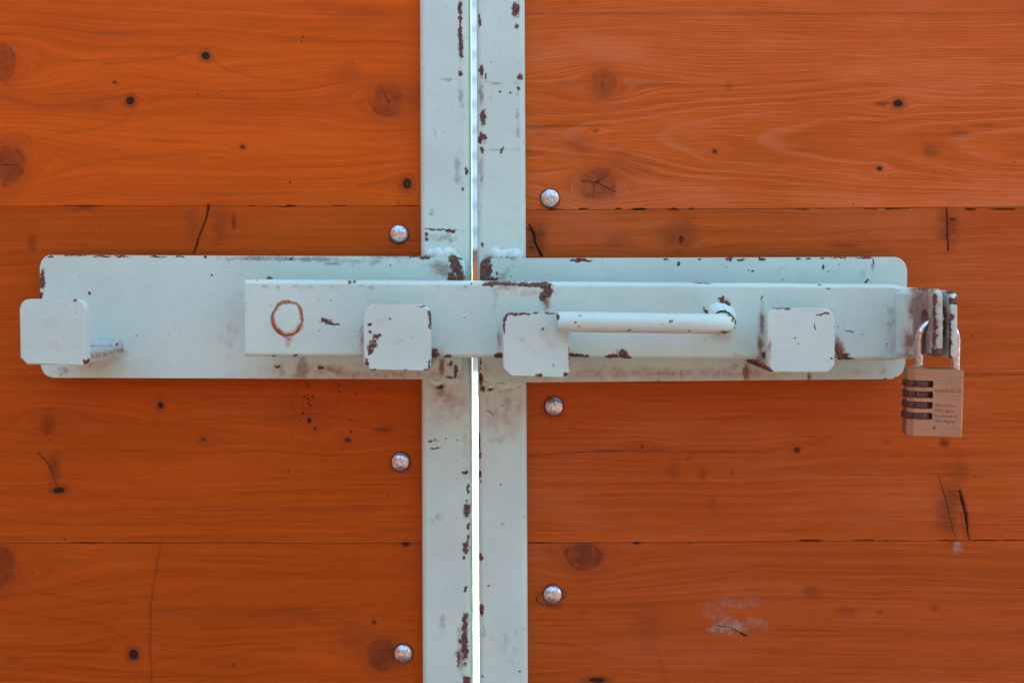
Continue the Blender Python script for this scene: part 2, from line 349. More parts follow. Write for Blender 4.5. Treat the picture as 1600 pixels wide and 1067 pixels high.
    if seed == 2:
        for cx_, n_ in ((478, 12), (487, 9), (532, 10), (468, 7), (545, 6), (455, 7)):
            for _ in range(n_): dots.append((cx_+rg.uniform(-5, 5), 596+abs(rg.normal(0, 62)), rg.uniform(.6, 1.7), rg.uniform(.5, .95)))
        for _ in range(60): dots.append((rg.uniform(395, 640), 594+abs(rg.normal(0, 26)), rg.uniform(.5, 1.2), rg.uniform(.3, .8)))
    if seed == 1:
        dots += [(473, 58, 1.5, .9), (476, 50, 1.2, .6), (471, 65, 1.2, .8), (453, 285, 1.5, .9), (550, 95, 1.3, .7), (553, 101, 1.3, .7), (557, 106, 1.1, .6)]
    for (dx, dy, r, s_) in dots:
        i0, i1 = np.searchsorted(xs, (dx-6, dx+6)); j0, j1 = np.searchsorted(ys, (dy-10, dy+10))
        if i1 <= i0 or j1 <= j0: continue
        sl_ = (slice(j0, j1), slice(i0, i1))
        d = np.hypot(X[sl_]-dx, Y[sl_]-dy); dark[sl_] = np.maximum(dark[sl_], s_*sst(-d, -r-.9, -r+.4))
    pale = np.zeros_like(X)
    for (kx, ky, rx, ry, s_) in PALE:
        if ky < ytop or ky > ybot: continue
        d = np.hypot((X-kx)/rx, (Y-ky)/ry)+1.1*(fbm(X/13, Y/8, seed+21, 4)-.5)
        pale = np.maximum(pale, s_*sst(-d, -1.05, -.6)*(.55+.45*sst(fbm(X/11, Y/6, seed+22, 3), .3, .6)))
    if ytop < 980 < ybot and x1 > 1200:
        v = sst(segdist(X+wob, Y+7*(fbm(X/7, Y/9, 91, 3)-.5), [(1118, 975), (1134, 979), (1150, 985), (1166, 992)], [.3, 1.2, .6, 2.0]), -1, .6)*(.5+.5*sst(fbm(X/6, Y/6, 92, 2), .35, .55))
        dark = np.maximum(dark, v*.95)
    if flame:
        Fl = X-(np.abs(base-210+14*(fbm(X/300, Y/90, 5, 2)-.5))**2)/6.8
        phase = Fl/150.0+.35*fbm(X/260, Y/60, 6, 2)
    else:
        phase = base/9.5
    # edge darkening where grime sits against the steel frame (dirt, irregular)
    me = bpy.data.meshes.new(name)
    ny, nx = X.shape; k = D/F
    depth = -0.0012*np.clip(deep, 0, 1)-.00018*knot
    V = np.stack([(X-CX)*k, -depth, ZC-(Y-CY)*k], -1).reshape(-1, 3)
    idx = np.arange(nx*ny).reshape(ny, nx)
    Q = np.stack([idx[:-1, :-1], idx[1:, :-1], idx[1:, 1:], idx[:-1, 1:]], -1).reshape(-1, 4)
    cor = [V[idx[0, 0]], V[idx[0, -1]], V[idx[-1, -1]], V[idx[-1, 0]]]
    ex = []
    for y_ in (0.0003, .028): ex += [(c[0], y_, c[2]) for c in cor]
    n0 = len(V); V = np.concatenate([V, np.array(ex)])
    ef = [(n0, n0+4, n0+5, n0+1), (n0+1, n0+5, n0+6, n0+2), (n0+2, n0+6, n0+7, n0+3), (n0+3, n0+7, n0+4, n0), (n0+4, n0+7, n0+6, n0+5)]
    Q = np.concatenate([Q, np.array(ef)])
    me.vertices.add(len(V)); me.vertices.foreach_set('co', V.astype(np.float32).ravel())
    me.loops.add(Q.size); me.loops.foreach_set('vertex_index', Q.astype(np.int32).ravel())
    me.polygons.add(len(Q)); me.polygons.foreach_set('loop_start', np.arange(0, Q.size, 4, dtype=np.int32))
    me.update(calc_edges=True); me.validate()
    pad = np.zeros(8)
    for nm, arr in (('grain', phase), ('dark', dark), ('knot', knot), ('pale', pale), ('flow', base)):
        at = me.attributes.new(nm, 'FLOAT', 'POINT'); at.data.foreach_set('value', np.concatenate([arr.ravel(), pad]).astype(np.float32))
    o = link(name, me, mat, parent, sharp=35, wn_=False)
    if label: o['label'] = label
    return o

def wood(name, base, tone, hi, seed, flame=False, dull=0.0):
    m = NT(name); pos = m.vadd(m.n('TexCoord').outputs['Object'], tuple(base))
    def attr(n): return m.n('Attribute', attribute_name=n).outputs['Fac']
    gr, dk, kn, pl, fl = attr('grain'), attr('dark'), attr('knot'), attr('pale'), attr('flow')
    sx = m.n('SeparateXYZ'); m.put(sx.inputs[0], pos)
    def vec(a, b, c=seed):
        q = m.n('CombineXYZ'); m.put(q.inputs[0], a); m.put(q.inputs[1], b); m.put(q.inputs[2], float(c)); return q.outputs[0]
    X, Z = sx.outputs[0], sx.outputs[2]
    ringn = m.noise(vec(m.math('MULTIPLY', X, 1.2), m.math('MULTIPLY', gr, .9 if not flame else 1.0)), 1.0, 4, .62)
    hair = m.noise(vec(m.math('MULTIPLY', X, 16), m.math('MULTIPLY', fl, .47)), 1.0, 3, .65)
    hair2 = m.noise(vec(m.math('MULTIPLY', X, 7), m.math('MULTIPLY', gr, 4.2 if not flame else 1.5), seed+3), 1.0, 4, .6)
    pore = m.noise(vec(m.math('MULTIPLY', X, 60), m.math('MULTIPLY', fl, .62), seed+5), 1.0, 2, .5)
    blot = m.noise(vec(m.math('MULTIPLY', X, 7), m.math('MULTIPLY', Z, 18), seed+8), 1.0, 4, .55)
    grit = m.noise(pos, 420, 3, .7)
    col = m.mix(m.ramp(ringn, .32, .68), tuple(c*.79 for c in tone), tone)
    col = m.mix(m.math('MULTIPLY', m.ramp(hair2, .50, .74), .25), col, tuple(c*.60 for c in tone))
    col = m.mix(m.math('MULTIPLY', m.ramp(hair, .48, .72), .38+dull*.3), col, hi)
    col = m.mix(m.math('MULTIPLY', m.ramp(hair, .50, .30), .42), col, tuple(c*.52 for c in tone))
    if flame:
        saw = m.math('FRACT', gr)
        line = m.math('MULTIPLY', m.ramp(saw, .0, .08), m.ramp(saw, .34, .10))
        line = m.math('MULTIPLY', line, m.ramp(m.noise(vec(m.math('MULTIPLY', X, 9), m.math('MULTIPLY', Z, 30)), 1.0, 2, .5), .3, .6, .15, 1))
        col = m.mix(m.math('MULTIPLY', line, .42), col, hi)
    else:
        saw = m.math('FRACT', m.math('MULTIPLY_ADD', gr, 1.0, m.math('MULTIPLY', ringn, 1.6)))
        line = m.math('MULTIPLY', m.ramp(saw, .55, .93), m.ramp(saw, 1.0, .94))
        line = m.math('MULTIPLY', line, m.ramp(m.noise(vec(m.math('MULTIPLY', X, 5), m.math('MULTIPLY', gr, .22), seed+4), 1.0, 2, .5), .42, .66))
        col = m.mix(m.math('MULTIPLY', line, .38), col, tuple(c*.52 for c in tone))
    col = m.mix(m.math('MULTIPLY', m.ramp(blot, .50, .78), .40), col, tuple(c*.62 for c in tone))
    col = m.mix(m.math('MULTIPLY', m.ramp(blot, .50, .25), .30+dull), col, hi)
    col = m.mix(m.math('MULTIPLY', m.ramp(pore, .70, .80), .5), col, (.05, .02, .012))
    col = m.mix(m.math('MULTIPLY', m.ramp(grit, .66, .78), .25), col, (.06, .02, .01))
    col = m.mix(m.math('MULTIPLY', kn, .92, clamp=True), col, (.095, .026, .011))
    plc = m.mix(m.ramp(m.noise(pos, 240, 4, .65), .4, .62), (.21, .155, .12), (.34, .28, .235))
    col = m.mix(m.math('MULTIPLY', m.math('MULTIPLY', pl, .85), m.ramp(m.noise(pos, 170, 4, .65), .36, .58, .35, 1.0)), col, plc)
    col = m.mix(m.ramp(dk, .05, .85), col, (.030, .013, .008))
    h = m.math('ADD', m.math('MULTIPLY', hair, .8), m.math('MULTIPLY', ringn, .8))
    h = m.math('SUBTRACT', h, m.math('MULTIPLY', dk, .8))
    m.set(**{'Base Color': col, 'Roughness': m.math('MULTIPLY_ADD', hair, .25, .45), 'Normal': m.bump(h, .00035, .6), 'Specular IOR Level': .12})
    return m.mat

# ------------------------------------------------------------------ setting: ground, paving, road
def simple(name, col, rough=.8, metal=0, nscale=6, amt=.25):
    m = NT(name); pos = m.n('NewGeometry').outputs['Position']
    n1 = m.noise(pos, nscale, 5, .6)
    m.set(**{'Base Color': m.mix(m.ramp(n1, .3, .7), tuple(c*(1-amt) for c in col), tuple(min(1, c*(1+amt)) for c in col)), 'Roughness': rough, 'Metallic': metal, 'Normal': m.bump(n1, .003, .3)})
    return m.mat
def sheet(name, x0, y0, x1, y1, z, mat):
    bm = bmesh.new(); bm.faces.new([bm.verts.new(p) for p in ((x0, y0, z), (x1, y0, z), (x1, y1, z), (x0, y1, z))])
    o = link(name, bm_mesh(bm, name), mat, None, sharp=None); tag(o, None, None, kind='structure'); return o
g = sheet('ground', -250, -250, 250, 250, 0, simple('ground_clay', (.14, .068, .062)))
g = sheet('paving', -12, .4, 12, 8.55, .004, simple('pale_paving', (.66, .66, .63), amt=.06))
g = sheet('road', -60, 8.55, 60, 13.4, .004, simple('asphalt', (.09, .085, .09)))
g = sheet('road_marking', -60, 9.9, 60, 10.5, .008, simple('blue_marking', (.25, .48, .52), amt=.1))
bm = bmesh.new()
def box(bm, x0, y0, z0, x1, y1, z1):
    v = [bm.verts.new((x, y, z)) for x in (x0, x1) for y in (y0, y1) for z in (z0, z1)]
    for f in ((0, 1, 3, 2), (4, 6, 7, 5), (0, 4, 5, 1), (2, 3, 7, 6), (0, 2, 6, 4), (1, 5, 7, 3)): bm.faces.new([v[i] for i in f])
    return bm
fe = empty('board_fence', (0, 13.5, 0)); tag(fe, 'low orange board fence glimpsed through the gap between the gate leaves', 'fence')
box(bm, -9, 13.50, .05, 9, 13.54, 1.085); link('board_panel', bm_mesh(bm, 'fence'), simple('fence_orange', (.42, .12, .04)), fe, sharp=None)
MFP = simple('fence_post', (.3, .12, .06))
for i in range(10):
    bm = bmesh.new(); box(bm, -9+i*2-.04, 13.545, 0, -9+i*2+.04, 13.62, 1.12); link('post', bm_mesh(bm, 'fence_post'), MFP, fe, sharp=None)
bl = empty('building', (0, 22, 0)); tag(bl, 'pale blue clad building far behind, seen as a sliver above the latch', 'building')
bm = bmesh.new(); box(bm, -14, 22, 1.36, 14, 30, 11); link('wall', bm_mesh(bm, 'wall'), simple('pale_cladding', (.62, .76, .74), amt=.05), bl, sharp=None)
bm = bmesh.new(); box(bm, -14, 21.9, 0, 14, 30, 1.358); link('plinth', bm_mesh(bm, 'plinth'), simple('brown_plinth', (.28, .17, .14)), bl, sharp=None)
bm = bmesh.new()
for i in range(18): box(bm, -14, 21.96, 1.7+i*.5, 14, 21.998, 1.82+i*.5)
link('cladding_rails', bm_mesh(bm, 'rails'), simple('grey_rails', (.5, .62, .62), amt=.05), bl, sharp=None)

sky_blocker = empty('building', (0, -6.2, 0)); tag(sky_blocker, 'unseen dark building added behind the camera to block low sky light, mirrored in the bolt heads', 'building')  # added out of view: blocks low sky light so contact shadows deepen
bm = bmesh.new(); box(bm, -9, -8.2, 0, 7, -6.2, 3.6); link('wall', bm_mesh(bm, 'wall'), simple('blocker_dark', (.055, .045, .04)), sky_blocker, sharp=None)  # wall of the added unseen building
bm = bmesh.new()
for sx_ in (0,): box(bm, -9.3, -8.5, 3.602, 7.3, -5.9, 3.75)
link('blocker_roof', bm_mesh(bm, 'blocker_roof'), simple('blocker_roof_dark', (.04, .04, .045)), sky_blocker, sharp=None)
wl = empty('board_wall', (-2.3, -1.3, 0)); tag(wl, 'orange board wall standing out from the gate to the left of the camera', 'wall')
MWL = simple('wall_boards', (.20, .055, .018))
for i in range(9):
    bm = bmesh.new(); box(bm, -2.34, -2.8, .05+i*.262, -2.30, .2, .305+i*.262); link('plank', bm_mesh(bm, 'wall_plank'), MWL, wl, sharp=None)
# ------------------------------------------------------------------ gate leaves
leafL = empty('gate_leaf', (P(-70, 0)[0], 0, .6)); tag(leafL, 'left gate leaf of orange boards and pale blue steel, its outer catch empty', 'gate leaf', 'pair of gate leaves')
leafR = empty('gate_leaf', (P(1610, 0)[0], 0, .6)); tag(leafR, 'right gate leaf of orange boards and pale blue steel, behind the padlock', 'gate leaf', 'pair of gate leaves')
bL, bR = tuple(world_loc(leafL)), tuple(world_loc(leafR))
T1, H1 = (.57, .106, .004), (.64, .150, .014)
def sc_(c, f): return tuple(q*f for q in c)
T2, H2 = (.53, .110, .009), (.60, .20, .075)
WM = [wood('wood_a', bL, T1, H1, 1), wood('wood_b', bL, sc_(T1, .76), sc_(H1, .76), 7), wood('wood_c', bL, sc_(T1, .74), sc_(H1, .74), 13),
      wood('wood_d', bR, T2, H2, 19, flame=True, dull=.22), wood('wood_e', bR, sc_(T2, .84), sc_(H2, .76), 23, dull=.08), wood('wood_f', bR, sc_(T2, .78), sc_(H2, .70), 29, dull=.05)]  # lower planks darker: the downward fall of light is put into their tone
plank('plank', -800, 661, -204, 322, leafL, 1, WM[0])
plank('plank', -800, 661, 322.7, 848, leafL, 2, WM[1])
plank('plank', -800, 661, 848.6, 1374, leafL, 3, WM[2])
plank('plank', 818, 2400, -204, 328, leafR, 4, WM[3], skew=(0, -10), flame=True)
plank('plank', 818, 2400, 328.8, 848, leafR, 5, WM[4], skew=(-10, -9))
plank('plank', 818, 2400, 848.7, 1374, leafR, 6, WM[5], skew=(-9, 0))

# boards above and below the frame keep the gate whole (and its shadow right)
for nm, xa0, xa1, y0_, y1_, lf, mt in (('plank', -800, 661, -730, -204.6, leafL, 0), ('plank', -800, 661, 1374.6, 1900, leafL, 0), ('plank', -800, 661, 1900.6, 2430, leafL, 0),
                                  ('plank', 818, 2400, -730, -204.6, leafR, 3), ('plank', 818, 2400, 1374.6, 1900, leafR, 3), ('plank', 818, 2400, 1900.6, 2430, leafR, 3)):
    plank(nm, xa0, xa1, y0_, y1_, lf, 40+int(y0_ % 7), WM[mt])

def rtube_post(xl0, xl1, xr0, xr1, dep, back, rad=.0045):
    """vertical rolled tube, edges in px at y=0 and y=1067"""
    bm = bmesh.new(); rings = []
    for py in list(range(-760, 2461, 65)):
        t = py/1067; a = P(xl0+(xl1-xl0)*t, py, dep); b = P(xr0+(xr1-xr0)*t, py, dep)
        rings.append([bm.verts.new((u, v, a[2])) for u, v in rrect(a[0], -dep, b[0], back, [rad]*4, 6)])
    n = len(rings[0])
    for i in range(len(rings)-1):
        for k_ in range(n): bm.faces.new((rings[i][k_], rings[i][(k_+1) % n], rings[i+1][(k_+1) % n], rings[i+1][k_]))
    bm.faces.new(rings[0]); bm.faces.new(rings[-1][::-1])
    return bm_mesh(bm, 'frame_post')
FD = .010
lp_ch = [(719, 12, 4, 14, 0, 1.2), (719, 50, 3, 42), (720, 78, 4, 14), (719, 115, 3, 5), (729, 268, 3, 6), (723, 296, 2, 3), (690, 359, 30, 1.5, 3, 1.1), (666, 366, 3, 3), (704, 362, 8, 1.6), (666, 374, 3, 3),
         (726, 738, 5, 3), (731, 765, 2, 10), (729, 797, 5, 12), (732, 822, 2, 6), (728, 856, 5, 12, 8), (731, 840, 2, 6), (726, 872, 2, 3), (727, 920, 3, 4), (727, 975, 5, 20), (726, 1010, 6, 26), (719, 1002, 2.5, 4), (716, 1028, 3, 10), (729, 1063, 6, 8, 0, 1.4), (693, 207, 1.4, 1.4),
         (680, 700, 9, 1.4), (676, 689, 7, 1), (688, 604, 9, 4)]
lp_di = [(720, 150, 6, 40, 0, .5), (715, 270, 8, 30, 0, .6), (700, 125, 25, 3, 0, .5), (680, 205, 3, 25, 0, .5), (720, 1020, 9, 40, 0, .6), (688, 372, 30, 9, 0, .5), (683, 805, 8, 22, 0, .35), (690, 975, 6, 30, 0, .35), (674, 335, 5, 9, 0, .7)]
lp_st = [(690, 612, 22, 40, 0, .55), (675, 600, 25, 14, 0, .35), (728, 700, 9, 90, 0, .3), (720, 60, 8, 60, 0, .35), (700, 620, 60, 70, 0, .42)]  # wide wash below the plate: the bar's shade painted into the colour
postL = link('frame_post', rtube_post(655.5, 660, 733, 737, FD, .045), paint('paint_post_l', bL, FD, lp_ch, lp_st, lp_di), leafL)
rp_ch = [(806, 16, 7, 11, 0, 1.3), (749, 32, 2, 10), (808, 42, 3, 4), (752, 112, 4, 10, 0, 1.2), (759, 120, 2, 4), (813, 121, 4, 5), (809, 139, 3, 3), (755, 182, 5, 14, 0, 1.2), (753, 216, 6, 9, 0, 1.2), (753, 234, 3, 4), (784, 236, 2, 6, 15), (781, 143, 1.5, 1.5), (797, 145, 2, 2),
         (754, 382, 3, 4), (749, 690, 2, 14), (750, 710, 2, 6), (750, 741, 3, 5), (752, 752, 1.5, 3), (751, 870, 3, 6), (753, 872, 3, 3), (752, 952, 4, 9, 0, 1.3), (785, 818, 2, 2), (782, 757, 2, 2), (754, 1056, 2, 3), (812, 1048, 2, 1.5), (763, 915, 1.5, 1.5), (765, 643, 8, 1.4, 40), (751, 590, 3, 14), (754, 608, 4, 6), (766, 609, 5, 3)]
rp_di = [(752, 150, 6, 30, 0, .7), (752, 265, 6, 40, 0, .5), (775, 130, 28, 3, 8, .6), (809, 170, 4, 60, 0, .45), (780, 234, 25, 1.5, 0, .6), (750, 330, 6, 50, 0, .4), (755, 980, 5, 30, 0, .3), (790, 1000, 26, 26, 0, .25)]
rp_st = [(790, 608, 40, 30, 0, .35), (762, 590, 12, 30, 0, .6), (785, 640, 60, 80, 0, .42), (750, 700, 5, 50, 0, .4), (815, 600, 10, 12, 0, .3)]  # the widest wash paints shade on the post below the plate
postR = link('frame_post', rtube_post(744.5, 748.5, 820, 825, FD, .045), paint('paint_post_r', bR, FD, rp_ch, rp_st, rp_di), leafR)

def plate_px(corners, dep, th, rads, bev=.0012):
    """plate front face given by px corners TL, TR, BR, BL at a depth"""
    (tl, tr, br, bl) = [P(x, y, dep) for x, y in corners]
    base = rrect(0, 0, 1, 1, 0)
    k = (D-dep)/F; w = (corners[1][0]-corners[0][0])*k; h = (corners[3][1]-corners[0][1])*k
    pts = rrect(0, 0, w, h, rads, 8); out = []
    for u, v in pts:      # bilinear, v up from the bottom
        a = u/w; b = v/h
        x = (bl[0]*(1-a)+br[0]*a)*(1-b)+(tl[0]*(1-a)+tr[0]*a)*b
        z = (bl[2]*(1-a)+br[2]*a)*(1-b)+(tl[2]*(1-a)+tr[2]*a)*b
        out.append((x, z))
    return prism(out, 'y', -dep, -dep+th, bev, 3)
PD = .0165
pl_ch = [(66, 438, 5, 16, 0, 1.3), (64, 461, 3, 8), (79, 401, 4, 2), (165, 401, 16, 1.6), (190, 401, 12, 1.6), (245, 401, 14, 1.4), (282, 401, 6, 1.4), (140, 458, 2, 2), (322, 402, 3, 2), (331, 429, 2, 2), (118, 400, 20, 1, 0, .8),
         (712, 415, 8, 22, -22, 1.35), (719, 432, 9, 14, -5, 1.4), (708, 432, 8, 10), (664, 403, 7, 2.6), (421, 436, 5, 4, 0, 1.4), (714, 404, 8, 3, 30), (610, 414, 1.5, 1.5), (655, 402, 18, 1), (433, 573, 4, 2), (500, 574, 4, 2), (704, 568, 3, 5), (712, 580, 3, 10), (702, 589, 6, 2, 20), (455, 404, 3, 2)]
pl_di = [(400, 404, 70, 5, 0, .9), (470, 405, 90, 5, 0, .9), (560, 408, 70, 7, 0, .55), (690, 420, 26, 18, 0, .8), (520, 412, 16, 5, 0, .8), (472, 576, 16, 22, 0, 1.3), (465, 588, 14, 8, 0, .8), (440, 577, 14, 16, 0, .6), (520, 578, 16, 14, 0, .45), (100, 582, 12, 10, 0, .6), (596, 402, 60, 3, 0, .6)]
pl_st = [(560, 584, 260, 20, 0, .5), (690, 576, 8, 26, 0, .95), (150, 572, 60, 14, 0, .32), (195, 552, 18, 14, 0, .35), (472, 577, 14, 22, 0, .35), (360, 520, 26, 60, 0, .18), (640, 585, 60, 12, 0, .3), (680, 424, 26, 16, 0, .45), (540, 408, 40, 6, 0, .3)]  # long low band paints the shade under the bar
plateL = link('latch_plate', bm_mesh(plate_px([(62, 398.5), (724, 401), (722, 592.5), (64, 590)], PD, .0062, [.009, .008, .0115, .0085]), 'latch_plate'), paint('paint_plate_l', bL, PD, pl_ch, pl_st, pl_di), leafL)
pr_ch = [(757, 410, 8, 22, 8, 1.35), (755, 428, 10, 14, 0, 1.4), (766, 425, 4, 12), (756, 400, 4, 6), (766, 436, 10, 4), (904, 407, 12, 3, 0, 1.2), (915, 408, 9, 2), (1040, 406, 5, 2.5), (1060, 413, 2.6, 3), (1094, 405, 3, 1.5), (1140, 405, 5, 3), (1158, 406, 6, 3), (1190, 405, 6, 2), (1248, 405, 5, 2), (1262, 404, 4, 1.5), (1285, 404, 4, 2), (1310, 403, 12, 1), (1352, 403, 14, 1.4), (1364, 407, 1.5, 7), (1286, 418, 1.6, 4), (1354, 440, 5, 2, -30), (1176, 424, 2, 1.6), (776, 427, 1.5, 3), (802, 416, 1.5, 1.5),
         (750, 568, 3, 9), (752, 590, 3, 8), (1402, 590, 5, 2), (760, 402, 14, 1.4), (1381, 592, 4, 1.4)]
pr_st = [(1166, 580, 10, 26, 0, 1.1), (1264, 588, 7, 12, 0, 1.0), (1060, 584, 400, 20, 0, .5), (850, 590, 70, 14, 0, .30), (1350, 425, 12, 14, 0, .35), (1220, 424, 30, 14, 0, .16), (760, 575, 14, 22, 0, .5), (1380, 580, 12, 10, 0, .3)]  # longest band is painted shade along the plate's lower edge, under the bar
pr_di = [(1150, 572, 10, 12, 0, .4), (783, 427, 16, 14, 0, .5), (1364, 415, 3, 14, 0, .7)]
plateR = link('latch_plate', bm_mesh(plate_px([(750, 403.5), (1418, 401.5), (1414, 592), (750, 598)], PD, .0062, [.008, .0115, .0105, .006]), 'latch_plate'), paint('paint_plate_r', bR, PD, pr_ch, pr_st, pr_di), leafR)

# weld beads where the plates sit on the posts
def bead(path, r0, mat, parent, seed, sq=1.0, name='weld_bead'):
    rg = random.Random(seed); pts = [Vector(P(*p)) for p in path]; out = []; rr = []
    for i in range(len(pts)-1):
        n = max(3, int((pts[i+1]-pts[i]).length/.0011))
        for j in range(n):
            out.append(pts[i].lerp(pts[i+1], j/n)); 
    out.append(pts[-1]); L = len(out)
    f1, f2, f3 = rg.uniform(.35, .55), rg.uniform(.8, 1.1), rg.uniform(.15, .25)
    for i in range(L):
        e = min(1, .35+4*min(i, L-1-i)/L)
        rr.append(r0*e*(1+.17*math.sin(i*f1+seed)+.10*math.sin(i*f2+2*seed)+.1*math.sin(i*f3+seed*.7))); out[i] = out[i]+Vector((0, 0, .0007*math.sin(i*f2*.7+seed)+.0006*math.sin(i*f3*2+1)))
    bm = tube(out, rr, 18); me = bm_mesh(bm, 'weld'); 
    o = link(name, me, mat, parent, sharp=None)
    me.polygons.foreach_set('use_smooth', [True]*len(me.polygons))
    return o
TB = (.51, .73, .65)
pwL = paint('paint_weld_l', bL, PD, [(715, 404, 7, 2), (664, 403, 8, 2.5), (724, 436, 2, 6)], [(690, 404, 40, 3, 0, .5)], [], tone=TB)
pwR = paint('paint_weld_r', bR, PD, [(757, 404, 4, 5, 0, 1.2)], [], [(795, 403, 24, 3, 0, .9)], tone=TB)
bead([(664, 396, .0115), (690, 396, .0115), (713, 397, .0115)], .0046, pwL, leafL, 3)
bead([(668, 392, .0100), (708, 392, .0100)], .0021, pwL, leafL, 4)
bead([(713, 399, .0115), (722, 412, .0115), (725, 436, .0110)], .0024, pwL, leafL, 9)
bead([(762, 399, .0115), (790, 399, .0115), (818, 399, .0115)], .0052, pwR, leafR, 5)
bead([(765, 395, .0100), (812, 396, .0100)], .0026, pwR, leafR, 6)
bead([(664, 594, .0115), (690, 595, .0115), (722, 593, .0115)], .0030, pwL, leafL, 7)
bead([(756, 600, .0115), (790, 601, .0115), (820, 600, .0115)], .0030, pwR, leafR, 8)

# catches: an L of strip and square face plate
SD = .096
def catch(parent, base, px0, py0, px1, py1, key, rads, ch, st=(), di=(), sch=(), sst_=(), thick=.0075, label=None):
    root = empty('bolt_catch', (0, 0, 0)); root.parent = parent
    a = P(px0, py1, SD); b = P(px1, py0, SD)
    c = Vector(((a[0]+b[0])/2, 0, a[2])); root.location = c-world_loc(parent)
    if label: root['label'] = label
    m1 = paint('paint_catch_'+key, c, SD, ch, st, di)
    bm = prism(rrect(a[0], a[2], b[0], b[2], rads, 7), 'y', -SD, -SD+thick, .0013, 3)
    link('face_plate', bm_mesh(bm, 'face_plate'), m1, root)
    m2 = paint('paint_strip_'+key, c, SD-.03, sch, sst_, [], tone=(.40, .49, .44))
    q = rrect(-SD+.001, a[2]+.0004, -PD-.0002, a[2]+.0004+thick*.9, [.0012, .0008, .0008, .0012], 3)
    bm = prism(q, 'x', a[0]+(.0046 if rads[0] < 0 and key != 'd' else .0016), b[0]-(.0046 if rads[1] < 0 else .0012), .0005, 2)
    link('support_strip', bm_mesh(bm, 'support_strip'), m2, root)
    # fillet bead where the strip meets the plate, on top
    z = a[2]+.0004+thick*.9; pts = [(a[0]+.003+i*(b[0]-a[0]-.005)/24, -PD-.0026+.0006*math.sin(i*1.7), z+.0006) for i in range(25)]
    bm = tube(pts, [.0036*(1+.16*math.sin(i*2.1)+random.uniform(-.08, .08)) for i in range(25)], 12)
    o = link('weld_bead', bm_mesh(bm, 'weld'), m2, root, sharp=60, wn_=False)
    return root
catch(leafL, bL, 31, 467.5, 135, 570, 'a', [-.0052, .0026, .0075, .0062], [(117, 470, 4, 2, 0, 1.2), (134, 565, 4, 4, 0, 1.2)], [(85, 520, 50, 50, 0, .12)],
      sch=[(150, 545, 3, 3), (141, 529, 3, 4)], sst_=[(165, 555, 30, 12, 0, .75)], label='empty catch with no bolt resting in it')
catch(leafL, bL, 568, 476, 673, 579, 'b', [-.0055, .0030, .0075, .0075], [(582, 540, 7, 8, 20), (587, 526, 7, 5), (579, 548, 6, 4, -30), (577, 508, 3, 2), (578, 518, 2, 2), (572, 568, 4, 8, 0, 1.2), (671, 493, 2, 9), (672, 503, 2, 12), (671, 570, 2, 10), (582, 578, 5, 1.6), (634, 578, 3, 1.6), (665, 578, 4, 1.6), (609, 498, 1.5, 1.5), (660, 479, 7, 1.5)], [(625, 540, 50, 45, 0, .16), (595, 500, 20, 10, 0, .2), (584, 535, 12, 14, 0, .3)],
      sch=[(684, 556, 10, 12)], sst_=[(600, 565, 80, 20, 0, .6)])
catch(leafR, bR, 785.5, 488, 889.5, 589, 'c', [-.0065, .0045, .0022, .0065], [(800, 491, 14, 2.2, 0, 1.3), (820, 490, 9, 2, 0, 1.1), (789, 497, 3, 9, 25, 1.2), (787, 512, 2, 10), (838, 489, 4, 1.5), (855, 489, 10, 1.4), (843, 587, 6, 3.5, 0, 1.2), (884, 586, 5, 4, -30, 1.2), (890, 560, 1.6, 18, 0, .9), (865, 570, 1.4, 1.4), (871, 494, 2, 5), (848, 514, 1.5, 2)], [(815, 528, 22, 8, -10, .3), (850, 545, 45, 45, 0, .2), (840, 520, 60, 40, 0, .15)],
      sst_=[(840, 580, 80, 20, 0, .5)])
catch(leafR, bR, 1199, 481.5, 1304.5, 582, 'd', [-.0048, -.0048, .0085, .0065], [(1230, 482, 6, 2, 0, 1.2), (1217, 481.5, 10, 1.2), (1305, 494, 2, 4, -25, 1.3), (1273, 510, 1.4, 3.5, -15), (1242, 528, 1.7, 1.7), (1286, 490, 10, 1.2, -8, .9), (1299, 560, 1.4, 1.4)], [(1202, 545, 5, 50, 0, .6), (1286, 490, 16, 4, 0, .45)],
      sst_=[(1200, 575, 60, 20, 0, 1.1)], sch=[(1190, 575, 20, 8)])

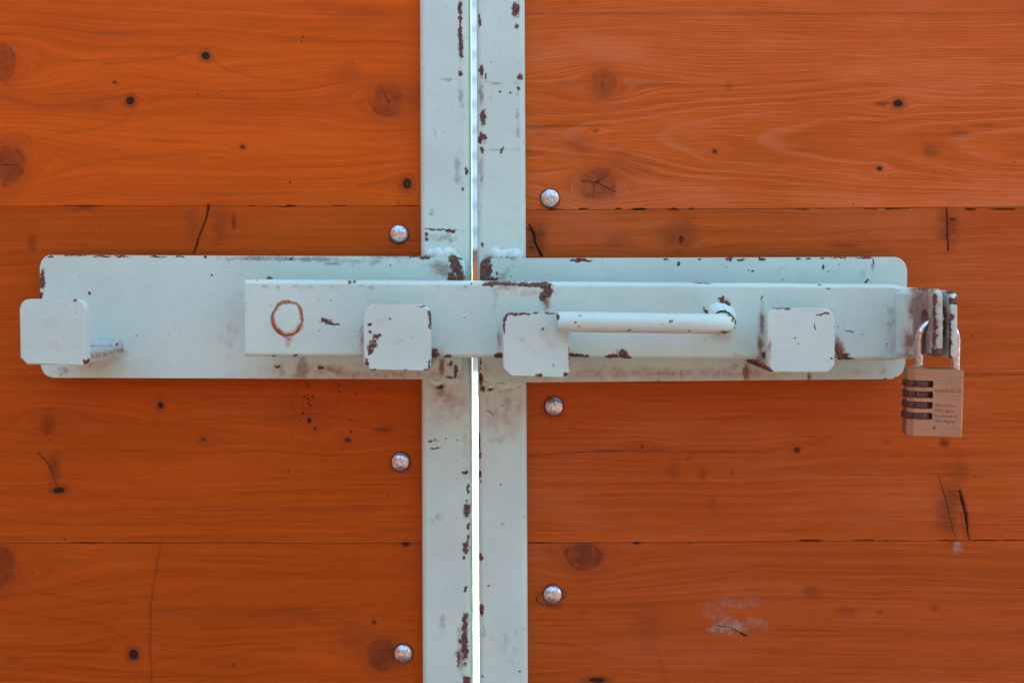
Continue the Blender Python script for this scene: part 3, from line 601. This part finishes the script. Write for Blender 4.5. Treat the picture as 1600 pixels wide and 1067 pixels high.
# carriage bolts
def chrome():
    m = NT('zinc_steel'); pos = m.n('TexCoord').outputs['Object']
    n1 = m.noise(pos, 500, 3, .6); n2 = m.noise(pos, 230, 2, .5)
    m.set(**{'Base Color': m.mix(m.ramp(n1, .45, .7), (.60, .66, .66), (.30, .31, .31)), 'Metallic': 1.0, 'Roughness': m.math('MULTIPLY_ADD', n1, .25, .16), 'Normal': m.bump(n2, .0012, .45)})
    return m.mat
MC = chrome(); MG = simple('grime', (.035, .02, .015), nscale=300)
def carriage(parent, px, py, seed):
    c = Vector(P(px, py, 0)); root = empty('carriage_bolt', c-world_loc(parent)); root.parent = parent
    rg = random.Random(seed); bm = bmesh.new(); r = .0075; H = .0040; n = 40; rings = []
    for i in range(11):
        t = i/10; rad = r*math.sin(t*math.pi/2)*1.0; y = -(.0006+H*math.cos(t*math.pi/2))
        if i == 0: rings.append([bm.verts.new((c.x, y, c.z))]); continue
        rings.append([bm.verts.new((c.x+rad*math.cos(2*math.pi*k/n), y, c.z+rad*math.sin(2*math.pi*k/n))) for k in range(n)])
    rings.append([bm.verts.new((c.x+r*math.cos(2*math.pi*k/n), .002, c.z+r*math.sin(2*math.pi*k/n))) for k in range(n)])
    for k in range(n): bm.faces.new((rings[0][0], rings[1][k], rings[1][(k+1) % n]))
    for i in range(1, 11):
        for k in range(n): bm.faces.new((rings[i][k], rings[i+1][k], rings[i+1][(k+1) % n], rings[i][(k+1) % n]))
    link('bolt_head', bm_mesh(bm, 'head'), MC, root, sharp=50, wn_=False)
    bm = bmesh.new()      # raised stamping ticks around the head
    a0 = rg.uniform(0, 6)
    for q in range(7):
        a = a0+q*.26+(1.9 if q > 3 else 0); rd = .0050; L = .0011
        def sp(rr, da): 
            x = rr*math.cos(a+da); z = rr*math.sin(a+da); return (c.x+x, -(.0009+H*math.sqrt(max(0, 1-(rr/r)**2))), c.z+z)
        bmv = [bm.verts.new(sp(rd-L/2, -.05)), bm.verts.new(sp(rd+L/2, -.05)), bm.verts.new(sp(rd+L/2, .05)), bm.verts.new(sp(rd-L/2, .05))]
        f = bm.faces.new(bmv)
        e = bmesh.ops.extrude_face_region(bm, geom=[f]); 
        for v in [g_ for g_ in e['geom'] if isinstance(g_, bmesh.types.BMVert)]: v.co.y += .0006
    link('head_stamping', bm_mesh(bm, 'ticks'), MC, root, sharp=None)
    bm = bmesh.new(); ro = [bm.verts.new((c.x+(r+.0003+rg.uniform(0, .0004))*math.cos(2*math.pi*k/n), -.00035, c.z-.0001+(r+.0003+rg.uniform(0, .0004))*math.sin(2*math.pi*k/n))) for k in range(n)]
    bm.faces.new(ro); e = bmesh.ops.extrude_face_region(bm, geom=list(bm.faces))
    for v in [g_ for g_ in e['geom'] if isinstance(g_, bmesh.types.BMVert)]: v.co.y = .0015
    link('grime_ring', bm_mesh(bm, 'grime'), MG, root, sharp=None)
for i, (x, y) in enumerate(((623.5, 366), (626, 721), (630.5, 1020))): carriage(leafL, x, y, i+1)
for i, (x, y) in enumerate(((859.5, 310), (865.5, 634.5), (863.5, 928))): carriage(leafR, x, y, i+11)

# ------------------------------------------------------------------ sliding bolt: bar, plug weld, handle, lock tab
BD = .070
bolt = empty('sliding_bolt', P(900, 560, .05)); tag(bolt, 'long pale blue steel sliding bolt lying in three catches across both gate leaves', 'bolt')
bB = tuple(world_loc(bolt))
XTAB = .2864
def bar_mesh():
    bm = bmesh.new(); rings = []
    x0, x1 = P(383, 0, BD)[0], XTAB+.0004
    for i in range(41):
        x = x0+(x1-x0)*i/40; px = CX+x*F/(D-BD); t = (px-383)/(1421-383)
        zt = P(0, 437.2+7.5*t, BD)[2]; zb = P(0, 557.2+6.3*t, BD)[2]
        yf, yb, r = -BD, -.031, .0034
        if i == 40: zt -= .0022; zb += .0018; yf += .0035
        rings.append([bm.verts.new((x, u, v)) for u, v in rrect(yf, zb, yb, zt, r, 6)])
    n = len(rings[0])
    for i in range(40):
        for k in range(n): bm.faces.new((rings[i][k], rings[i][(k+1) % n], rings[i+1][(k+1) % n], rings[i+1][k]))
    bm.faces.new(rings[0][::-1]); bm.faces.new(rings[-1])
    return bm_mesh(bm, 'bar')
b_ch = [(790, 443.5, 34, 4, 2, 1.35), (830, 445, 30, 4, 0, 1.3), (852, 446, 12, 6, 0, 1.4), (857, 455, 5, 13, 0, 1.25), (850, 462, 6, 12, 20, .9), (765, 445, 12, 3, 0, 1.2),
        (547, 441, 2.5, 2.5, 0, 1.3), (553, 441, 1.8, 1.8, 0, 1.3), (427, 557, 4, 2), (461, 555, 5, 2), (700, 557, 7, 3.5, 0, 1.2), (679, 553, 8, 10, -20, 1.3), (780, 556, 8, 5, 0, 1.3), (897, 555, 14, 3.6, 0, 1.2), (912, 557, 10, 2.6, 0, 1.2), (955, 556, 9, 4, 0, 1.2), (972, 553, 9, 7, 20, 1.2), (980, 558, 8, 3, 0, 1.3),
        (508, 501, 6, 4, 30, .85), (515, 505, 5, 3, 0, .85), (520, 506, 9, 1.5, 0, .8), (1315, 556, 12, 7, 10, 1.3), (1325, 560, 10, 3, 0, 1.3), (1308, 548, 4, 12, 0, 1.2), (1195, 556, 5, 8, 0, 1.0), (1281, 445, 5, 1.6), (1296, 451, 3, 1.6), (1190, 466, 1.2, 5, 15), (1326, 518, 7, .8), (1129, 470, 5, 6, 0, .95), (1136, 474, 4, 5, 0, .9), (1124, 466, 3, 2), (1103, 488, 2, 7, -25, 1.2), (1140, 487, 2, 7, 20, .8), (737, 444, 1.5, 1.5), (400, 438, 2, 1), (1100, 443, 14, 1, 0, .7)]
b_st = [(830, 458, 60, 12, 0, .45), (775, 462, 9, 32, 0, .32), (854, 475, 10, 20, 0, .75), (790, 450, 40, 8, 0, .5), (1312, 545, 11, 28, -18, 1.3), (1188, 540, 9, 30, 0, .9), (1190, 505, 8, 45, 0, .8), (1408, 500, 17, 60, 0, .5), (1400, 540, 22, 20, 0, .45), (1418, 470, 10, 22, 0, .5), (1130, 530, 20, 14, 0, .4), (1160, 555, 60, 6, 0, .25), (1135, 472, 12, 14, 0, .5), (565, 530, 6, 44, 0, .6), (780, 530, 7, 36, 0, .55), (685, 548, 14, 14, 0, .6), (512, 504, 18, 6, 0, .3), (452, 528, 12, 12, 0, .75), (450, 540, 8, 12, 0, .5), (975, 550, 20, 8, 0, .35), (897, 550, 14, 6, 0, .3)]  # upright brown strips beside the catches paint contact shade onto the bar
b_di = [(852, 462, 9, 18, 0, .7), (510, 503, 16, 5, 0, .6), (1390, 500, 12, 50, 0, .25), (590, 448, 200, 4, 0, .18)]
bar = link('bar', bar_mesh(), None, bolt)
def near(lst, a, b): return [e for e in lst if e[0]+e[2]+12 > a and e[0]-e[2]-12 < b]
xe = [CX+(v)*F/(D-BD) for v in (P(383, 0, BD)[0], XTAB+.0004)]; cutpx = [xe[0]+(xe[1]-xe[0])*q/40 for q in (0, 12, 24, 33, 40)]
for q in range(4):
    a_, b_ = cutpx[q]-6, cutpx[q+1]+6
    bar.data.materials.append(paint('paint_bar', bB, BD, near(b_ch, a_, b_), near(b_st, a_, b_), near(b_di, a_, b_)))
for f in bar.data.polygons:
    xc = CX+(sum(bar.data.vertices[v].co.x for v in f.vertices)/len(f.vertices)+bB[0])*F/(D-BD)
    f.material_index = max(0, min(3, sum(xc > c_ for c_ in cutpx[1:4])))
# plug weld near the left end: low disc with a rusty rim
def disc(c, rx, rz, hgt, yb, seed, n=48):
    bm = bmesh.new(); rg = random.Random(seed); ph = [rg.uniform(0, 6) for _ in range(4)]; rings = []
    prof = ((1.14, 0), (1.02, .25), (.90, .85), (.70, .98), (.4, 1.0), (.15, 1.0))
    for f, h in prof:
        rings.append([bm.verts.new((c[0]+rx*f*math.cos(a)*(1+.06*math.sin(3*a+ph[0])+.05*math.sin(5*a+ph[1])), yb-hgt*h, c[2]+rz*f*math.sin(a)*(1+.05*math.sin(2*a+ph[2])+.03*math.sin(7*a+ph[3])))) for a in [2*math.pi*k/n for k in range(n)]])
    for i in range(len(rings)-1):
        for k in range(n): bm.faces.new((rings[i][k], rings[i][(k+1) % n], rings[i+1][(k+1) % n], rings[i+1][k]))
    bm.faces.new(rings[-1]); return bm_mesh(bm, 'disc')
def ring_paint(name, base, c, rx, rz):
    """plug weld paint: rust only along the rim"""
    m = NT(name); pos = m.vadd(m.n('TexCoord').outputs['Object'], tuple(base))
    w = m.vadd(pos, m.vmul(m.vadd(m.noise(pos, 170, 3, .6, out='Color'), (-.5,)*3), (.0035,)*3))
    mp = m.n('Mapping', vector_type='TEXTURE'); m.put(mp.inputs[0], w); mp.inputs[1].default_value = (c[0], 0, c[2]); mp.inputs[3].default_value = (rx, 1e3, rz)
    ln = m.n('VectorMath', operation='LENGTH'); m.put(ln.inputs[0], mp.outputs[0]); d = ln.outputs['Value']
    fine = m.noise(pos, 700, 3, .6)
    a = m.math('ABSOLUTE', m.math('SUBTRACT', d, .97)); a = m.math('ADD', a, m.math('MULTIPLY', m.math('SUBTRACT', fine, .5), .14))
    a = m.math('ADD', a, m.math('MULTIPLY', m.math('SUBTRACT', m.noise(pos, 130, 3, .6), .5), .34)); f = m.ramp(a, .15, .045); f2 = m.ramp(a, .30, .06)
    col = m.mix(m.math('MULTIPLY', f2, .45), PAINT, (.42, .26, .17))
    col = m.mix(f, col, m.mix(m.ramp(fine, .45, .6), (.34, .13, .055), (.16, .06, .03)))
    m.set(**{'Base Color': col, 'Roughness': .55, 'Normal': m.bump(m.math('SUBTRACT', m.noise(pos, 600, 2), f), .0003, .5), 'Specular IOR Level': .35}); return m.mat
cw = P(449.5, 497, BD)
link('plug_weld', disc(cw, .0110, .0122, .0026, -BD+.0001, 5), ring_paint('paint_plug_weld', bB, cw, .0112, .0124), bolt, sharp=60, wn_=False)
# handle: bent rod standing on the bar
HD = .105; hr = .0070
A = Vector(P(870, 502.5, HD)); B = Vector(P(1139, 506, HD)); C = Vector((B.x, -BD+.001, B.z)); br = .011
path = [A.lerp(B+Vector((-br, 0, 0)), i/14) for i in range(15)]
for i in range(1, 9):
    t = R(90*i/8); path.append(Vector((B.x-br+br*math.sin(t), -HD+br*(1-math.cos(t)), B.z)))
path += [Vector((B.x, path[-1].y+(C.y-path[-1].y)*i/4, B.z)) for i in (1, 2, 3, 4)]
hroot = empty('handle', C-world_loc(bolt)); hroot.parent = bolt
bm = tube(path, hr, 28); es = [e for e in bm.edges if all(abs(v.co.x-A.x) < .0005 for v in e.verts)]
bmesh.ops.bevel(bm, geom=es, offset=.0006, segments=2, affect='EDGES')
link('handle_rod', bm_mesh(bm, 'rod'), paint('paint_handle', world_loc(hroot), HD, [(1146, 497, 4, 6, 0, 1.1), (1150, 504, 3, 4), (1143, 492, 8, 2, 0, 1), (1046, 502, 2.6, 2.2, 0, 1.3), (898, 503, 2, 1.6, 0, 1.3), (904, 509, 1.5, 1.5), (983, 516, 3, 1.5), (1075, 516, 1.5, 1.5), (1149, 512, 2, 2), (871, 494, 2.5, 5, 0, 1.1), (905, 492, 3, 1), (1133, 519, 8, 2, 0, 1.0)], [(1125, 520, 26, 4, 0, .6), (1000, 518, 130, 3, 0, .3)], [], tone=PAINT), hroot, sharp=35, wn_=False)
bm = bmesh.new(); n = 32; rings = []
n = 56
for f, h in ((1.7, 0), (1.62, .0010), (1.50, .0025), (1.30, .0048), (1.12, .009), (1.0, .013)):
    rings.append([bm.verts.new((C.x+hr*f*math.cos(a)*(1+.04*math.sin(2*a)+.02*math.sin(9*a)), -BD-h, C.z+.0015+hr*f*math.sin(a)*(1+.04*math.sin(3*a+1)+.02*math.sin(11*a)))) for a in [2*math.pi*k/n for k in range(n)]])
for i in range(5):
    for k in range(n): bm.faces.new((rings[i][k], rings[i][(k+1) % n], rings[i+1][(k+1) % n], rings[i+1][k]))
link('weld_bead', bm_mesh(bm, 'weld'), paint('paint_handle_weld', world_loc(hroot), BD, [(1103, 488, 3, 9, -25, 1.3), (1128, 484, 1.6, 1.6, 0, 1.3)], [(1103, 490, 6, 12, 0, .8)], [], tone=TB), hroot, sharp=60, wn_=False)

# lock tabs: standing plates with a hole, seen from their left side
def tab(name, xa, xb, yf, yb, zb, zt, hole, parent, mat, rads, extra=None):
    """plate in the YZ plane between x=xa..xb, hole (y, z, ry, rz)"""
    out = []
    pts = rrect(yf, zb, yb, zt, rads, 8)
    # resample outline densely and match hole points by angle
    dense = []
    for i in range(len(pts)):
        a, b = pts[i], pts[(i+1) % len(pts)]; L = math.hypot(b[0]-a[0], b[1]-a[1]); q = max(1, int(L/.0022))
        dense += [(a[0]+(b[0]-a[0])*j/q, a[1]+(b[1]-a[1])*j/q) for j in range(q)]
    hy, hz, ry, rz = hole; hp = []
    for y, z in dense:
        t = math.atan2((z-hz)/rz, (y-hy)/ry); hp.append((hy+ry*math.cos(t), hz+rz*math.sin(t)))
    cy_, cz_ = (yf+yb)/2, (zb+zt)/2
    def ins(p, d):
        return (p[0]+d*(1 if p[0] < cy_ else -1)*min(1, abs(p[0]-cy_)/(abs(yf-yb)/2)), p[1]+d*(1 if p[1] < cz_ else -1)*min(1, abs(p[1]-cz_)/(abs(zt-zb)/2)))
    bv = .0011; bm = bmesh.new(); R_ = []
    def ring(ps, x): R_.append([bm.verts.new((x, y, z)) for y, z in ps])
    ring(hp, xa); ring([ins(p, bv) for p in dense], xa); ring([ins(p, bv*.3) for p in dense], xa+bv*.3); ring(dense, xa+bv)
    ring(dense, xb-bv); ring([ins(p, bv*.3) for p in dense], xb-bv*.3); ring([ins(p, bv) for p in dense], xb); ring(hp, xb)
    n = len(dense); m_ = len(R_)
    for i in range(m_):
        for k in range(n): bm.faces.new((R_[i][k], R_[i][(k+1) % n], R_[(i+1) % m_][(k+1) % n], R_[(i+1) % m_][k]))
    return link(name, bm_mesh(bm, name), mat, parent, sharp=32)
HY, HZ = -.1005, ZC-.0408
t1z = (ZC-.0640, ZC-.0182)
TF = -.1195
def edgewear(zs, ys): return [(y, z, ry, rz, 0, s) for (y, z, ry, rz, s) in zs]
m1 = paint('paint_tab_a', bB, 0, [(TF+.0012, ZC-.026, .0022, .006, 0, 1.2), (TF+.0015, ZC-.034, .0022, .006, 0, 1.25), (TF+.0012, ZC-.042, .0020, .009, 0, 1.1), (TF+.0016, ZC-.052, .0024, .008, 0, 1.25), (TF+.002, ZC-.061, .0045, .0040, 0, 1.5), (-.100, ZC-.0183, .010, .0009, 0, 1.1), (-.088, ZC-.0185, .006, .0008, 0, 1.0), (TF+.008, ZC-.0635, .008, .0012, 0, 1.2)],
           [(HY-.004, HZ-.010, .005, .012, 0, .95), (TF+.005, ZC-.058, .006, .008, 0, .9), (HY, HZ-.001, .0115, .0115, 0, 1.3), (-.095, ZC-.042, .06, .06, 0, .95)], [], side=XTAB-.0004, tone=PAINT)  # widest brown patch paints the face's warm shade; the round one darkens the hole
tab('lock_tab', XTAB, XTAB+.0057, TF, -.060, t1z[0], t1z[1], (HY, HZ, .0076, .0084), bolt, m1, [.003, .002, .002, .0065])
X2 = .2973
m2 = paint('paint_tab_b', bR, 0, [(HY, HZ, .012, .0121, 0, 1.8), (TF+.0008, ZC-.0262, .0030, .0028, 0, 1.4), (TF, ZC-.0365, .0015, .0016, 0, 1.6), (TF+.002, ZC-.044, .0018, .008, 0, 1.1), (TF+.002, ZC-.054, .0018, .010, 0, 1.2), (TF+.002, ZC-.0635, .0020, .0040, 0, 1.3), (TF+.004, ZC-.0195, .006, .0016, 0, 1.0)],  # patches centred on the hole paint the darkness seen through the front tab
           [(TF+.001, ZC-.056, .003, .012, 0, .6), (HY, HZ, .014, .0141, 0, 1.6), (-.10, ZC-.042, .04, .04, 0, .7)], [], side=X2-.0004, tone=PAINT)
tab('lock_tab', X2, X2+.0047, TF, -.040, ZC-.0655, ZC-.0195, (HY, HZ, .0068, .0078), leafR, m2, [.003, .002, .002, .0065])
# arm that carries the fixed tab, hidden behind the bar
bm = bmesh.new(); box(bm, P(1395, 0, PD)[0], -.045, ZC-.060, X2+.0040, -.0385, ZC-.025)
bmesh.ops.bevel(bm, geom=list(bm.edges), offset=.0008, segments=2, affect='EDGES')
link('tab_arm', bm_mesh(bm, 'arm'), paint('paint_arm', bR, .045), leafR)
bm = bmesh.new(); box(bm, P(1395, 0, PD)[0], -.0383, ZC-.060, P(1395, 0, PD)[0]+.006, -PD+.0002, ZC-.025)
link('arm_spacer', bm_mesh(bm, 'spacer'), paint('paint_spacer', bR, .045), leafR)
# fillet weld between bar end and tab
bm = bmesh.new(); rings = []; NZ = 60; za, zb2 = ZC-.0700, ZC-.0180
for i in range(NZ+1):
    t = i/NZ; z = za+(zb2-za)*t; e = min(1, (min(t, 1-t)*9+.25))*(1+.03*math.sin(i*.35)+.03*math.sin(i*.21))
    L1, L2 = .0125*e, .0105*e; ring = []
    for j in range(11):
        a = R(90*j/10)
        ring.append(bm.verts.new((XTAB+.0008-L1*(1-math.sin(a)), -BD+.0006-L2*(1-math.cos(a)), z)))
    ring.append(bm.verts.new((XTAB+.0008, -BD+.0006, z)))
    rings.append(ring)
for i in range(NZ):
    for j in range(12): bm.faces.new((rings[i][j], rings[i][(j+1) % 12], rings[i+1][(j+1) % 12], rings[i+1][j]))
bm.faces.new(rings[0]); bm.faces.new(rings[-1][::-1])
link('weld_bead', bm_mesh(bm, 'weld'), paint('paint_tab_weld', bB, BD, [], [(1418, 535, 18, 40, 0, .8), (1422, 480, 12, 50, 0, .8)], [], tone=PAINT), bolt, sharp=60, wn_=False)  # brown cover paints the fillet's pinkish shade into its colour

# ------------------------------------------------------------------ padlock
LX, LY = .2937, HY
pad = empty('padlock', (LX-.0003, LY, ZC-.1195)); tag(pad, 'brass combination padlock hanging by its steel shackle from the two lock tabs', 'padlock')
bP = tuple(world_loc(pad))
pad.rotation_euler = (0, R(1.6), R(-1.5))
def brass():
    m = NT('brushed_brass'); pos = m.n('TexCoord').outputs['Object']
    br_ = m.noise(m.vmul(pos, (30, 30, 2600)), 1.0, 4, .7); b2 = m.noise(m.vmul(pos, (60, 60, 1400)), 1.0, 2, .5); n3 = m.noise(pos, 90, 3, .6)
    col = m.mix(m.ramp(br_, .35, .68), (.31, .205, .12), (.42, .29, .175))
    col = m.mix(m.math('MULTIPLY', m.ramp(b2, .66, .76), .35), col, (.16, .08, .05))
    col = m.mix(m.math('MULTIPLY', m.ramp(n3, .5, .8), .4), col, (.25, .13, .08))
    m.set(**{'Base Color': col, 'Metallic': .72, 'Roughness': .42, 'Normal': m.bump(br_, .00012, .5)}); return m.mat
def dull(name, c, metal, rough):
    m = NT(name); pos = m.n('TexCoord').outputs['Object']; n1 = m.noise(pos, 450, 3, .6)
    m.set(**{'Base Color': m.mix(m.ramp(n1, .35, .7), tuple(q*.6 for q in c), c), 'Metallic': metal, 'Roughness': rough, 'Normal': m.bump(n1, .0003, .4)}); return m.mat
MB = brass(); MW = dull('wheel_brown', (.13, .07, .05), .6, .45); MS = dull('shackle_steel', (.72, .74, .76), 1.0, .12); MI = dull('engraving_dark', (.07, .035, .022), .2, .7)
xl, xr = .2722, .3094; yf, yb = LY-.0083, LY+.0083
zt, zb = ZC-.0733, ZC-.1196
wz = [ZC-(y_-CY)*(D+yf)/F for y_ in (600.5, 617.2, 633.8, 650.6)]; wh = .0046
cuts = sorted([zb, zt]+[z+s*wh/2 for z in wz for s in (-1, 1)]); WXC = .2797; slotx = .2886
bm = bmesh.new()
full = rrect(xl, yf, xr, yb, [-.0036, -.0011, -.0011, -.0036], 1)
part_ = [(slotx, yf), (xr-.0011, yf), (xr, yf+.0011), (xr, yb-.0011), (xr-.0011, yb), (slotx, yb)]
def slab(pts, z0, z1):
    A_ = [bm.verts.new((u, v, z0)) for u, v in pts]; B_ = [bm.verts.new((u, v, z1)) for u, v in pts]; n = len(pts)
    fb = bm.faces.new(A_[::-1]); ft = bm.faces.new(B_)
    for i in range(n): bm.faces.new((A_[i], A_[(i+1) % n], B_[(i+1) % n], B_[i]))
    return fb, ft
sl_ = []
for i in range(len(cuts)-1):
    sl_.append(slab(full if i % 2 == 0 else part_, cuts[i], cuts[i+1]))
bmesh.ops.bevel(bm, geom=list(sl_[0][0].edges)+list(sl_[-1][1].edges), offset=.0006, segments=2, affect='EDGES')
bm2 = bm_mesh(bm, 'body')
lb = link('body', bm2, MB, pad, sharp=25, wn_=False)
bm = bmesh.new()
for z in wz:
    pts_ = [(xl+.0052, yf+.0042), (slotx-.0001, yf+.0042), (slotx-.0001, yb-.0042), (xl+.0052, yb-.0042)]
    A_ = [bm.verts.new((u, v, z-wh/2-.0001)) for u, v in pts_]; B_ = [bm.verts.new((u, v, z+wh/2+.0001)) for u, v in pts_]
    for i in range(4): bm.faces.new((A_[i], A_[(i+1) % 4], B_[(i+1) % 4], B_[i]))
link('slot_core', bm_mesh(bm, 'core'), MI, lb, sharp=None)
def text_mesh(s, size, ext):
    cu = bpy.data.curves.new('t', 'FONT'); cu.body = s; cu.size = size; cu.extrude = ext; cu.resolution_u = 2
    o = bpy.data.objects.new('t', cu); COL.objects.link(o); bpy.context.view_layer.update()
    me = bpy.data.meshes.new_from_object(o.evaluated_get(bpy.context.evaluated_depsgraph_get()))
    bpy.data.objects.remove(o); return me
def text(s, size, x, y, z, parent, mat, name='engraved_text', width=None):
    me = text_mesh(s, size, .00003)
    n = len(me.vertices); a = np.empty(n*3, np.float32); me.vertices.foreach_get('co', a); a = a.reshape(-1, 3)
    kx = width/(a[:, 0].max()-a[:, 0].min()) if width else 1
    b = np.stack([a[:, 0]*kx+x, y-a[:, 2], a[:, 1]+z], -1); me.vertices.foreach_set('co', b.astype(np.float32).ravel())
    return link(name, me, mat, parent, sharp=None)
for i, z in enumerate(wz):
    w = empty('dial_wheel', Vector((WXC, LY, z))-Vector(bP)); w.parent = pad
    bm = bmesh.new(); rw = .0096; rot = (0, .04, .02, -.10)[i]; ol = []
    for q in range(10):
        a = R(-90)+rot+(q-.5)*R(36)
        for da, rr in ((-.06, .93), (.05, 1.0), (R(36)-.11, 1.0)): ol.append((WXC+rw*rr*math.cos(a+da), LY+rw*rr*math.sin(a+da)))
    me = bm_mesh(prism(ol, 'z', z-wh/2+.0003, z+wh/2-.0003, .0003, 1), 'wheel')
    # mesh is in world coords but the wheel root hangs under a rotated padlock: parent offset only
    a_ = np.empty(len(me.vertices)*3, np.float32); me.vertices.foreach_get('co', a_); a_ = a_.reshape(-1, 3)-np.array((WXC, LY, z), np.float32); me.vertices.foreach_set('co', a_.ravel())
    o = bpy.data.objects.new('wheel_ring', me); COL.objects.link(o); o.parent = w; me.materials.append(MW)
    tm = text_mesh('0580'[i], .0042, .00003); aa = np.empty(len(tm.vertices)*3, np.float32); tm.vertices.foreach_get('co', aa); aa = aa.reshape(-1, 3)
    b_ = np.stack([aa[:, 0]-.0012+rw*rot*.9, -rw-aa[:, 2]+.00015, aa[:, 1]-.0014], -1); tm.vertices.foreach_set('co', b_.astype(np.float32).ravel()); tm.materials.append(MI)
    o = bpy.data.objects.new('engraved_digit', tm); COL.objects.link(o); o.parent = w
kf = (D+yf)/F
def tz(py): return ZC-(py-CY)*kf
def tx(px): return (px-CX)*kf
for s_, px, py, w_ in (('Modell PE-9021-675', 1460, 612.5, 40), ('PEARL.GmbH und', 1460, 635.5, 32), ('PEARL Agency', 1460, 643.5, 30), ('Pearl-Strasse 1-3', 1458.5, 651.5, 37), ('79426 Buggingen', 1459, 659.5, 35)):
    text(s_, .0030, tx(px), yf-.00002, tz(py), lb, MI, width=w_*kf)
bm = bmesh.new()
cx_, cz_ = tx(1460), tz(668)
for (u0, v0, u1, v1) in ((-.0008, -.0011, .0008, .0002), (-.0003, .0004, .0003, .0012)): box(bm, cx_+u0, yf-.00006, cz_+v0, cx_+u1, yf+.0002, cz_+v1)
link('engraved_mark', bm_mesh(bm, 'mark'), MI, lb, sharp=None)
# shackle
sr = .0030; xa_, xb_ = LX-.0125, LX+.0125; ztop = ZC-.0533
pth = [(xa_, LY, zt-.004+(ztop-zt+.004)*i/6) for i in range(7)]
for i in range(1, 20): 
    t = math.pi*i/20; pth.append((LX-.0125*math.cos(t), LY, ztop+.0125*math.sin(t)))
pth += [(xb_, LY, ztop+(zt-.004-ztop)*i/6) for i in range(7)]
link('shackle', bm_mesh(tube(pth, sr, 24), 'shackle'), MS, pad, sharp=50, wn_=False)
bm = bmesh.new(); n = 28; rings = []
for rr, zz in ((.0052, zt-.0005), (.0052, zt+.0008), (.0044, zt+.0016), (.0033, zt+.0017), (.0033, zt-.0005)):
    rings.append([bm.verts.new((xa_+rr*math.cos(2*math.pi*k/n), LY+rr*math.sin(2*math.pi*k/n), zz)) for k in range(n)])
for i in range(4):
    for k in range(n): bm.faces.new((rings[i][k], rings[i][(k+1) % n], rings[i+1][(k+1) % n], rings[i+1][k]))
link('collar', bm_mesh(bm, 'collar'), MB, pad, sharp=30)
